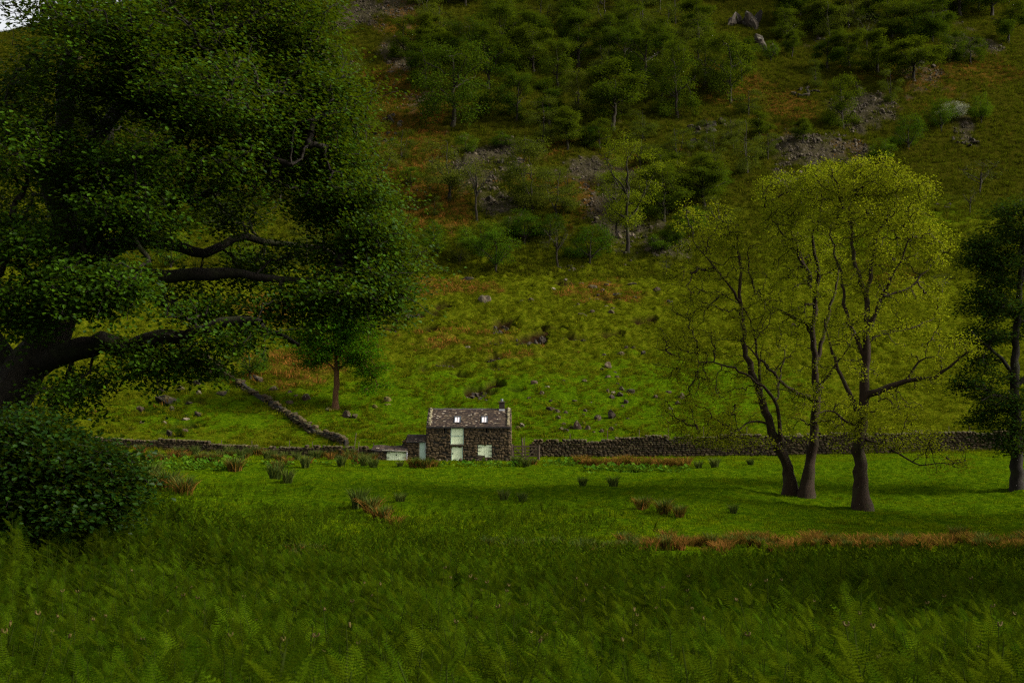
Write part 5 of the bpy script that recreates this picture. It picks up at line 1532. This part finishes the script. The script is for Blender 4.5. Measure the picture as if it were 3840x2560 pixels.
for X, Y, w, h, k in [(815,230,140,80,'p'),(680,85,135,34,'d'),(1330,160,60,20,'p'),(1090,250,50,18,'n'),(1160,240,60,28,'n'),(1410,90,35,20,'p'),(1530,115,50,22,'p'),(1610,145,95,34,'n'),(1690,170,60,30,'n'),(1730,110,50,24,'n'),(1715,132,70,36,'n'),(1650,205,35,20,'n'),(1645,235,40,28,'n'),(1590,235,40,18,'n'),(1810,240,45,14,'n'),(1790,195,80,24,'n'),(1900,125,80,26,'d'),(2085,160,65,46,'n'),(2175,250,65,34,'d'),(1925,220,45,20,'n'),
        (1505,275,40,22,'n'),(1475,288,35,14,'p'),(1610,328,45,34,'n'),(1540,347,75,24,'d'),(1715,290,40,26,'p'),(1760,305,45,28,'n'),(1750,330,60,32,'n'),(1660,360,30,14,'n'),(1860,590,45,22,'n'),(1915,590,40,20,'p'),(1825,632,70,26,'n'),(1920,622,32,14,'p'),(1985,625,45,36,'d'),(1695,645,45,20,'n'),(1725,715,75,52,'n'),(1680,750,50,26,'n'),(1775,778,40,26,'n'),(1790,805,40,32,'n'),(1725,805,50,28,'n'),(1555,832,45,22,'n'),
        (1400,835,30,14,'n'),(1180,845,75,48,'n'),(1275,878,45,20,'p'),(1235,922,50,28,'n'),(1145,963,40,18,'n'),(1305,982,30,16,'n'),(1795,855,30,20,'n'),(1820,892,55,42,'n'),(1890,905,90,46,'n'),(1725,905,40,30,'n'),(1765,920,45,24,'p'),(1810,932,55,34,'n'),(1750,950,55,34,'n'),(1855,985,55,34,'n'),(1595,995,35,14,'p'),(1480,980,45,14,'n'),(1830,1018,35,18,'n'),(1300,1038,85,40,'n'),(1350,1060,65,38,'n'),(1415,1065,45,26,'n'),(1555,1053,45,24,'n'),(1540,1085,40,20,'n'),
        (1360,1105,50,28,'n'),(1750,1080,85,76,'n'),(1650,1105,70,42,'n'),(1505,1160,80,84,'n'),(1575,1180,60,38,'n'),(1550,1145,40,26,'n'),(1395,1150,40,20,'n'),(1415,1195,60,28,'n'),(1385,1185,50,26,'n'),(1450,1175,50,28,'n'),(1620,1215,45,22,'n'),(1680,1200,45,28,'n'),(1750,1190,50,38,'n'),(1780,1160,35,22,'n'),(1870,1115,35,18,'n'),(1095,1155,40,36,'p'),(1060,1178,50,24,'m'),(2270,945,65,54,'n'),(2235,995,45,32,'n'),(2180,1035,45,26,'p'),(2075,950,40,26,'n'),(2170,915,55,30,'n'),
        (690,585,50,24,'p'),(95,970,85,40,'m'),(15,1025,40,22,'m'),(110,1012,45,16,'m')]:
    px, py = r6(X, Y)
    if (X, Y) in SPECIAL: lb, gr = SPECIAL[(X, Y)], None
    elif k == 'm': lb, gr = 'brown mossy mound on the bright grass behind the sheds', 'mossy mounds'
    elif True: lb, gr = ('tiny ' if w < 36 else 'small ' if w < 52 else 'large ' if w > 68 else '') + {'p': 'pale lichened stone ', 'd': 'blackish rock ', 'n': 'brown boulder '}[k] + bnear(px, py), 'stones strewn over the meadow'
    elif k == 'p': lb, gr = 'small pale lichened stone lying in the meadow above the barn', 'pale stones in the meadow'
    elif Y < 370: lb, gr = 'brown rock among the stones scattered high in the meadow below the trees', 'rocks high in the meadow'
    elif Y < 830: lb, gr = 'brown boulder in the string of rocks down the middle of the meadow', 'rocks down the meadow'
    else: lb, gr = 'brown mossy boulder among those scattered above the tall wall', 'boulders above the tall wall'
    boulder(px, py, w / 1.96, h / 1.96, k, lb, gr)
def r3(X, Y): return X / 1.4256, 900 + Y / 1.4256
for X, Y, w, h, k, lb in [(885,838,150,68,'d','largest dark boulder beside the stony gully left of the tumbled wall'),(1180,812,95,46,'d','square dark boulder beside the tumbled wall'),(1055,922,72,36,'d','rounded dark boulder below the square one'),
        (1465,792,58,32,'n',None),(1550,812,40,28,'n',None),(1582,828,30,18,'n',None),(1640,836,65,40,'n',None),(1545,862,52,28,'n',None),(910,895,44,30,'n',None),(745,897,55,24,'n',None),(700,1003,30,14,'p',None),(880,770,32,16,'p',None),(1850,925,68,40,'n',None),(1897,936,48,30,'n',None),(1755,900,40,20,'n',None),
        (2065,847,62,28,'m',None),(2000,885,36,18,'m',None),(2062,880,38,14,'m',None),(990,950,52,20,'p',None),(360,960,42,24,'n',None),(275,885,64,40,'d',None),(1370,730,90,60,'d','dark rock under the leafy thorn at the head of the tumbled wall'),(860,800,40,18,'n',None),(1050,760,60,30,'n',None),(1120,690,70,34,'n',None),(1060,810,40,24,'p',None),(960,790,60,34,'n',None),(1010,870,50,20,'n',None),(900,1020,50,30,'d',None),(985,1015,44,20,'n',None),(880,972,30,16,'p',None),(920,905,36,14,'p',None),(755,972,30,14,'n',None)]:
    px, py = r3(X, Y)
    gr = None
    if lb is None:
        gr = {'m': 'mossy mounds by the small tree', 'p': 'pale stones of the gully'}.get(k, 'rocks near the tumbled wall')
        lb = {'m': 'low mossy hump on the grass near the reddish trunk'}.get(k, ('small ' if w < 42 else 'large ' if w > 58 else '') + {'p': 'pale stone ', 'n': 'brown rock ', 'd': 'blackish rock '}.get(k, '') + bnear(px, py))
    boulder(px, py, w / 1.4256, h / 1.4256, k, lb, gr)
def angular_mesh(mat, g):
    bm = bmesh.new(); bmesh.ops.create_icosphere(bm, subdivisions=3, radius=0.5)
    V = np.array([v.co[:] for v in bm.verts]); bm.verts.index_update(); F = np.array([[v.index for v in f.verts] for f in bm.faces]); bm.free()
    for _ in range(13):
        n = g.normal(0, 1, 3); n /= np.linalg.norm(n); e = V @ n - g.uniform(.2, .38); V = V - np.maximum(e, 0)[:, None] * n
    off = g.uniform(0, 50, 3)
    V = np.array([v * (1 + 0.22 * mnoise.fractal(Vector(v * 4 + off), 1.0, 2.0, 4)) for v in V])
    return mesh_np('rock', V, [F], mat, False)
M_CRAG = rock_mat('crag_rock', (0.012, 0.010, 0.008), (0.060, 0.050, 0.040), moss=0.6, lichen=0.3, scale=0.6, mosscol=(0.06, 0.055, 0.012))
AM = {'d': [angular_mesh(M_DARKB, gbo) for _ in range(5)], 'p': [angular_mesh(M_CRAG, gbo) for _ in range(5)]}
def outcrop(px, py, wpx, hpx, kind, label):
    b = ground(px, py + hpx * 0.4); ppm = FPX / b[1]; w, h = wpx / ppm, hpx / ppm
    t = thing('rock_outcrop', label, 'rock', tuple(b))
    n = 9
    for i in range(n):
        f = gbo.uniform(-.5, .5); v = gbo.uniform(-.45, .35)
        x_ = b[0] + f * w; sy = b[1] + (v + .1) * h * 2.2
        s = (w * gbo.uniform(.22, .42), w * gbo.uniform(.2, .35), h * gbo.uniform(.35, .65))
        o = obj('rock', AM[kind][int(gbo.integers(0, 5))], t, tuple(np.array([x_, sy, float(H(x_, sy)) + s[2] * .12 - (.28 if b[1] < 215 else 0)]) - b))
        o.scale = s; o.rotation_euler = (gbo.normal(0, .2), gbo.normal(0, .2), gbo.uniform(0, 6.28))
# outcrops breaking through the turf
for X, Y, w, h, lb in [(300,335,230,60,'long dark ledge of rock breaking the upper meadow'),(950,430,150,110,'mossy rock step at the head of the wet slab'),(1105,530,130,70,'wet grey slab of rock low in the meadow outcrop'),(1212,510,110,120,'black rounded face of the meadow outcrop'),(1560,525,120,44,'low mossy rock lip right of the black outcrop'),
        (885,660,95,56,'dark isolated rock below the wet slab'),(900,735,95,40,'mossy ledge just under the dark isolated rock'),(530,705,130,60,'dark overgrown ledge in the bracken behind the barn'),(760,915,170,100,'bare earthen bank cut into the slope just behind the barn roof'),(140,455,110,60,'dark rock nose at the meadow edge beside the oak leaves'),(900,540,100,50,'narrow dark cleft of rock beside the wet slab'),(1440,515,90,30,'small mossy rib between the black face and the lip')]:
    px, py = r6(X, Y)
    outcrop(px, py, w / 1.96, h / 1.96, 'd', lb)
for px, py, w, h, lb in [(2800,60,170,180,'tall pale crag face rising above the upper wood'),(2890,165,60,70,'small pale rock wall under the crag'),(2660,470,150,70,'dark rock band on the green shelf of the wood'),(3015,330,110,50,'mossy rock step among the upper right trees'),(2620,520,90,60,'broken dark rocks under the rock band'),(1480,430,80,70,'grey crag knob beside the rusty bracken'),(1440,500,90,60,'dark rock below the grey crag knob'),(3540,765,60,26,'flat grey rock below the windswept thorn'),(3620,520,90,40,'rock pile on the dark right hand slope'),(2140,990,110,40,'dark rocks under the twisted pale limbed tree'),(1890,600,120,70,'grey boulder field edge above the leafless forked tree')]:
    outcrop(px, py, w, h, 'p' if 'pale' in lb else 'd', lb)
for i, (X, Y, w, k) in enumerate([(1028,965,14,'p'),(1058,965,38,'p'),(1160,968,42,'p'),(1500,970,40,'n'),(1595,968,44,'p'),(1640,975,30,'n'),(1690,980,48,'n'),(1560,985,34,'n'),(1605,998,30,'n'),(1980,940,64,'n'),(1980,965,50,'n'),(1830,972,36,'n'),(1770,985,30,'n'),(1280,985,24,'n'),(1350,978,60,'p')]):
    px, py = 1360 + X / 3.675, 1460 + Y / 3.675
    d = BY - .55 - .3 * (i % 3); p_ = P(px, py, d); w = w / 3.675 * d / FPX
    o = obj('loose_stone', BM[k][i % 5], None, (p_[0], d, float(H(p_[0], d)) + w * .35)); o.scale = (w * 1.2, w, w * .95); o.rotation_euler = (0, .2, i)
    tag(o, 'loose stone lying at the foot of the barn wall', 'stone', 'loose stones along the barn foot')

# scree: too many to count
gsc = np.random.default_rng(51)
x, y = fan_points(110000, 208, 400, 25, 0.8, gsc)
sc_, de_, lu_ = terrain_masks(x, y, H(x, y))
k_ = gsc.uniform(0, 1, len(x)) < sc_ * 0.75
x, y = x[k_], y[k_]; n = len(x)
M_SCREE = rock_mat('scree_rock', (0.013, 0.010, 0.0065), (0.075, 0.060, 0.043), moss=0.3, lichen=0.3, scale=1.0)
sp_ = [boulder_mesh('scree_rock', M_SCREE, gsc, 1, 6) for _ in range(5)]
scatter_stuff('scree', 'grey broken stones of the screes running down between the trees', 'scree', np.stack([x, y, H(x, y) + .05], 1), gsc.uniform(0, 6.28, (n, 3)), gsc.lognormal(-0.75, 0.45, n), gsc.integers(0, 5, n), sp_)

# ------------------------------------------------------------------ rushes
def rush_mesh(g, n, h, mat, sp=0.16, lean=0.35): return blades_mesh('rush', mat, n, h * .55, h, sp, 0.034, lean, g, 3)
M_RUSH = leaf_mat('rush_green', (0.020, 0.040, 0.008), (0.075, 0.085, 0.016), 0.15, 0.2)
M_RUSHT = leaf_mat('rush_tan', (0.050, 0.030, 0.006), (0.19, 0.090, 0.018), 0.2, 0.25)
gr_ = np.random.default_rng(61)
RG = [rush_mesh(gr_, 150, .95, M_RUSH, .2, .3) for _ in range(3)]; RT = [rush_mesh(gr_, 120, .85, M_RUSHT, .26, .45) for _ in range(3)]
def rush(px, py, hpx, tan, label, group, wide=1.0):
    b = ground(px, py); ppm = FPX / b[1]; h = hpx / ppm * 1.45
    t = thing('rush_clump', label, 'rush', tuple(b - np.array([0, 0, .03])), group)
    t.scale = (h * wide, h * wide, h); t.rotation_euler = (0, 0, gr_.uniform(0, 6.28))
    if tan < 1: obj('green_blades', RG[int(gr_.integers(0, 3))], t)
    if tan > 0: obj('dry_blades', RT[int(gr_.integers(0, 3))], t)
for i in range(46):
    px = 455 + i * 21 + gr_.uniform(-9, 9)
    rush(px, 1722 + gr_.uniform(-12, 22) - (1400 - px) * .012, gr_.uniform(24, 38), gr_.choice([.5, .5, 0, 1]), 'rush clump in the dense row before the long low wall', 'rushes before the low wall', 1.1)
for px, py, h, tn in [(1145,1756,48,0),(1280,1752,44,0),(1365,1748,42,0),(1040,1765,40,.5)]: rush(px, py, h, tn, 'dark green rush clump standing clear before the rush row', 'clear rush clumps')
for px, py, h, tn in [(1372,1737,30,0),(1400,1756,36,0),(1555,1752,38,.5),(1595,1756,38,.5),(1625,1752,30,1),(1500,1752,24,0)]: rush(px, py, h, tn, 'rush clump growing before the outhouse and shed doors', 'rushes before the sheds', 1.3)
for px, py, h, tn in [(1935,1748,38,0),(1975,1752,34,0),(2000,1745,26,.5)]: rush(px, py, h, tn, 'rush clump at the foot of the wooden gate', 'rushes at the gate', 1.2)
for i in range(22):
    rush(2170 + i * 19 + gr_.uniform(-8, 8), 1745 + gr_.uniform(-8, 8), gr_.uniform(26, 40), 1, 'straw coloured rush tuft on the strip before the tall wall', 'straw rushes before the tall wall', 1.3)
for px, py, h, tn, lb in [(2185,1826,36,0,'smaller of two lone dark rush clumps on the bright bank'),(2300,1830,42,0,'larger of two lone dark rush clumps on the bright bank'),(2620,1760,32,0,'small rush clump near the tall wall beside the pale stemmed tree'),(2680,1756,38,0,'dark rush clump just before the tall wall by the trees'),(2815,1748,28,0,'tiny rush clump close to the pale stemmed tree'),(2750,1925,34,0,'thin pale rush tuft alone on the grass below the trees'),(2410,1912,50,.5,'brown topped rush clump, first of three at the bank foot'),(2490,1928,56,.5,'widest rush clump, middle of three at the bank foot'),(2545,1938,44,.5,'dark rush clump, last of three at the bank foot'),
        (1345,1908,72,0,'tall dark green rush clump at the little spring'),(1390,1925,60,.5,'mixed green and straw rush clump below the spring'),(1430,1962,64,.5,'brown rush clump trailing from the spring'),(1480,1978,50,1,'low straw rush clump ending the trail from the spring'),(1500,1890,40,0,'small green rush clump on the bank above the spring'),(1890,1880,42,0,'green rush tuft among ferns mid bank'),(1960,1885,38,0,'second green rush tuft among ferns mid bank'),(1030,1800,60,0,'broad dark rush clump on the shaded left bank'),(1080,1812,50,0,'dark rush clump beside the broad shaded one'),(880,1770,54,.5,'rush clump above the shaded bank near the rush row'),(560,1815,80,0,'dark rush clump beside the oak shrub'),(630,1845,76,.5,'brown rush clump below the oak shrub leaves'),(690,1860,70,.5,'outer brown rush clump on the shaded bank')]:
    rush(px, py, h, tn, lb, None, 1.15)
for i in range(110):
    px = 2330 + i * 14.2 + gr_.uniform(-12, 12)
    rush(px, 2058 + 10 * math.sin(i * .33) + gr_.uniform(-20, 16) - (px - 2330) * .006, gr_.uniform(34, 54), 1 if gr_.uniform() < .75 else .5, 'straw coloured rush clump in the long band across the hollow', 'straw rush band', 1.1)
for i in range(26):
    px = 1830 + i * 22 + gr_.uniform(-12, 12)
    rush(px, 2075 + gr_.uniform(-10, 16), gr_.uniform(38, 58), 0 if gr_.uniform() < .7 else .5, 'green rush clump in the hollow where the straw band thins out', 'green hollow rushes', 1.1)
for i in range(9):
    rush(1080 + i * 40 + gr_.uniform(-15, 15), 2110 + gr_.uniform(-15, 15), gr_.uniform(50, 70), .5, 'brown rush clump half hidden in ferns of the shaded hollow', 'rushes in the shaded hollow', 1.0)

# ------------------------------------------------------------------ dock leaves by the walls
M_DOCK = leaf_mat('dock_leaf', (0.020, 0.060, 0.003), (0.055, 0.115, 0.008), 0.25, 0.2, 0.4)
gd = np.random.default_rng(71)
def dock_mesh(g):
    G = Geo(); c = g.normal(0, .12, (11, 3)); c[:, 2] = np.abs(c[:, 2]) + .05
    leaf_geo(G, c, 1, (.1, .1, .06), .26, g, .5, BROAD); return G.mesh('dock', M_DOCK)
docks = [dock_mesh(gd) for _ in range(3)]
pts = []
for px0, px1, py0, py1, n in [(470,900,1725,1770,190),(2180,2580,1756,1775,110),(1560,1960,1742,1756,70),(900,1400,1742,1755,40),(2050,2200,1735,1750,40)]:
    for _ in range(n):
        q = ground(gd.uniform(px0, px1), gd.uniform(py0, py1)); pts.append(q)
pts = np.array(pts); n = len(pts)
scatter_stuff('dock_plants', 'broad leaved dock plants growing along the foot of the walls', 'dock plants', pts, np.stack([gd.normal(0, .1, n), gd.normal(0, .1, n), gd.uniform(0, 6.28, n)], 1), gd.uniform(.7, 1.4, n), gd.integers(0, 3, n), docks)

# ------------------------------------------------------------------ bracken field
gf = np.random.default_rng(81)
def fern_leaf(L, g, detail):
    """one horizontal bracken blade along +Y, length L: rib with rows of leaflets"""
    G = Geo(); n = 10 if detail else 6
    V, F = [], []
    for i in range(n):
        f = (i + .6) / n; y_ = L * f; z_ = -0.18 * L * f * f + 0.10 * L * f
        pl = L * .36 * (1 - f) ** .75 * (0.55 + .45 * min(1, f * 5)) + .012
        for s in (-1, 1):
            a = 1.15 + .25 * f
            dx, dy = s * math.sin(a), math.cos(a)
            if detail:
                m = 5
                for k in range(m):      # sub-leaflets either side of the pinna
                    q = (k + .4) / m; bx_, by_ = dx * pl * q, y_ + dy * pl * q; ll = min(L / n * .44, pl * .4) * (1 - q * .6)
                    for s2 in (-1, 1):
                        ex, ey = -dy * s2 * ll + dx * ll * .45, dx * s2 * ll + dy * ll * .45
                        c = len(V); w = pl / m * .46
                        V += [(bx_ - dx*w, by_ - dy*w, z_), (bx_ + dx*w, by_ + dy*w, z_), (bx_ + ex, by_ + ey, z_ - .15 * ll)]
                        F.append((c, c+1, c+2))
                c = len(V); V += [(dx*pl*.8 - dy*.006, y_ + dy*pl*.8, z_), (dx*pl*.8 + dy*.006, y_ + dy*pl*.8 + .006, z_), (dx*pl*1.12, y_ + dy*pl*1.12, z_ - .01)]; F.append((c, c+1, c+2))
            else:
                c = len(V); w = L / n * .34
                V += [(0, y_ - w, z_), (0, y_ + w, z_), (dx*pl*.6, y_ + dy*pl*.6 + w*.9, z_ - .01), (dx*pl, y_ + dy*pl, z_ - .03)]
                F += [(c, c+1, c+2), (c, c+2, c+3)]
    G.add(V, [np.array(F)])
    G.add([(-.005, 0, 0), (.005, 0, 0), (0, L * .97, -.08 * L)], [np.array([(0, 1, 2)])])
    return G
def fern_geo(g, h, detail):
    S, B = Geo(), Geo(); leafset = []
    lx, ly = g.normal(0, .07, 2)
    S.tube([(0, 0, -.1), (lx*.3, ly*.3, h*.4), (lx, ly, h*.8), (lx*1.5, ly*1.5, h)], [.0085, .007, .005, .003], 4)
    nt_ = int(g.integers(3, 5)); a0 = g.uniform(0, 3.14)
    for k in range(nt_):
        f = .42 + .5 * k / (nt_ - .3) ; zz = h * f
        L = (.34 - .05 * k) * g.uniform(.8, 1.2) * h / .75
        for s in (0, math.pi):
            a = a0 + s + k * .25 + g.normal(0, .15)
            el = g.uniform(.15, .8) + .10 * k
            leafset.append((L, a, el, (lx * f, ly * f, zz)))
    leafset.append((.17 * g.uniform(.7, 1.2), g.uniform(0, 6.28), 1.0, (lx * 1.4, ly * 1.4, h * .97)))
    for L, a, el, p_ in leafset:
        V, F = fern_leaf(L, g, detail).arrays()
        M = rotm(0, 0, a) @ rotm(el, 0, 0)
        B.add(V @ M.T + np.array(p_), F)
    return S, B
def fern_mesh(g, h, detail):
    S, B = fern_geo(g, h, detail)
    Vs, Fs = S.arrays(); Vb, Fb = B.arrays()
    ns_ = sum(len(f) for f in Fs)
    me = mesh_np('bracken', np.vstack([Vs, Vb]), Fs + [f + len(Vs) for f in Fb])
    me.materials.append(M_FERN); me.materials.append(M_STEM)
    mi = np.zeros(len(me.polygons), np.int32); mi[:ns_] = 1
    me.polygons.foreach_set('material_index', mi)
    return me
FN = [fern_mesh(gf, gf.uniform(.7, 1.05), True) for _ in range(9)]
FF = [fern_mesh(gf, gf.uniform(.45, .8), False) for _ in range(6)]
x, y = fan_points(11500, 4.5, 30, 34, 0.8, gf)
n = len(x)
scatter_stuff('bracken', 'young green bracken covering the near field', 'bracken', np.stack([x, y, H(x, y)], 1), np.stack([gf.normal(0, .12, n), gf.normal(0, .12, n), gf.uniform(0, 6.28, n)], 1), gf.uniform(.6, 1.1, n) * (.75 + .55 * vnoise(x / 1.1, y / 1.1, 13)), gf.integers(0, len(FN), n), FN)
x, y = fan_points(37000, 27, 86, 32, 0.9, gf)
edge = 55 - 6.5 * sstep(-4, 6, x) + 4 * fbm(x / 7, y / 7, 77, 3)
dens = np.where(y < edge, 1.0, 0.0)
ppx, ppy = project(x, y, H(x, y))
dens = np.maximum(dens, blobs(ppx, ppy, [(1900,1940,380,40,.6),(1700,2000,480,50,.9),(1050,1970,330,80,1.0),(700,1890,240,80,.8),(2150,1970,230,40,.5)]) * (0.4 + 1.2 * vnoise(x / 2.5, y / 2.5, 9)))
k_ = gf.uniform(0, 1, len(x)) < dens
x, y = x[k_], y[k_]; n = len(x)
scatter_stuff('far_bracken', 'green bracken thinning out across the hollow and up the bank', 'bracken', np.stack([x, y, H(x, y)], 1), np.stack([gf.normal(0, .14, n), gf.normal(0, .14, n), gf.uniform(0, 6.28, n)], 1), gf.uniform(.5, 1.0, n) * (.6 + .8 * vnoise(x / 2.2, y / 2.2, 14)) * (1 - .35 * sstep(55, 75, y)), gf.integers(0, len(FF), n), FF)
# the tallest near fronds stand out one by one
LEAFM = [fern_leaf(.32, gf, True).mesh('leaf', M_FERN) for _ in range(3)]
SG = Geo(); SG.tube([(0, 0, -.15), (.02, 0, .4), (.05, .01, .8), (.07, .02, 1.0)], [.010, .008, .006, .003], 5); STEMM = SG.mesh('stem', M_STEM, True)
CG = Geo(); CG.tube([(.04 * math.cos(t) * (1 - t / 9), 0, .04 * math.sin(t) * (1 - t / 9)) for t in np.linspace(2.6, 7.2, 14)], np.linspace(.010, .007, 14), 5)
CURL = CG.mesh('curled_tip', plain_mat('crozier_brown', (0.060, 0.045, 0.008), 0.7))
for i in range(90):
    d = gf.uniform(10.5, 22); a = math.radians(gf.uniform(-23.5, 23.5)); x_, y_ = math.sin(a) * d, math.cos(a) * d
    t = thing('bracken_frond', 'tall single bracken frond with curled brown tip rising above the near ferns', 'fern', (x_, y_, float(H(x_, y_))), 'tall near bracken fronds')
    s = gf.uniform(.85, 1.25); t.scale = (s, s, s); t.rotation_euler = (gf.normal(0, .1), gf.normal(0, .1), gf.uniform(0, 6.28))
    obj('stem', STEMM, t)
    a0 = gf.uniform(0, 3)
    for k in range(3):
        f = .5 + .17 * k
        for sd in (0, math.pi):
            o = obj('leaf', LEAFM[(i + k) % 3], t, (.06 * f, .01, f)); o.rotation_euler = (gf.uniform(.2, .7), 0, a0 + sd + gf.normal(0, .2) + .3 * k); q_ = (1.05 - .22 * k); o.scale = (q_, q_, q_)
    o = obj('curled_tip', CURL, t, (.03, .02, 1.0)); o.rotation_euler = (0, 0, gf.uniform(0, 6))
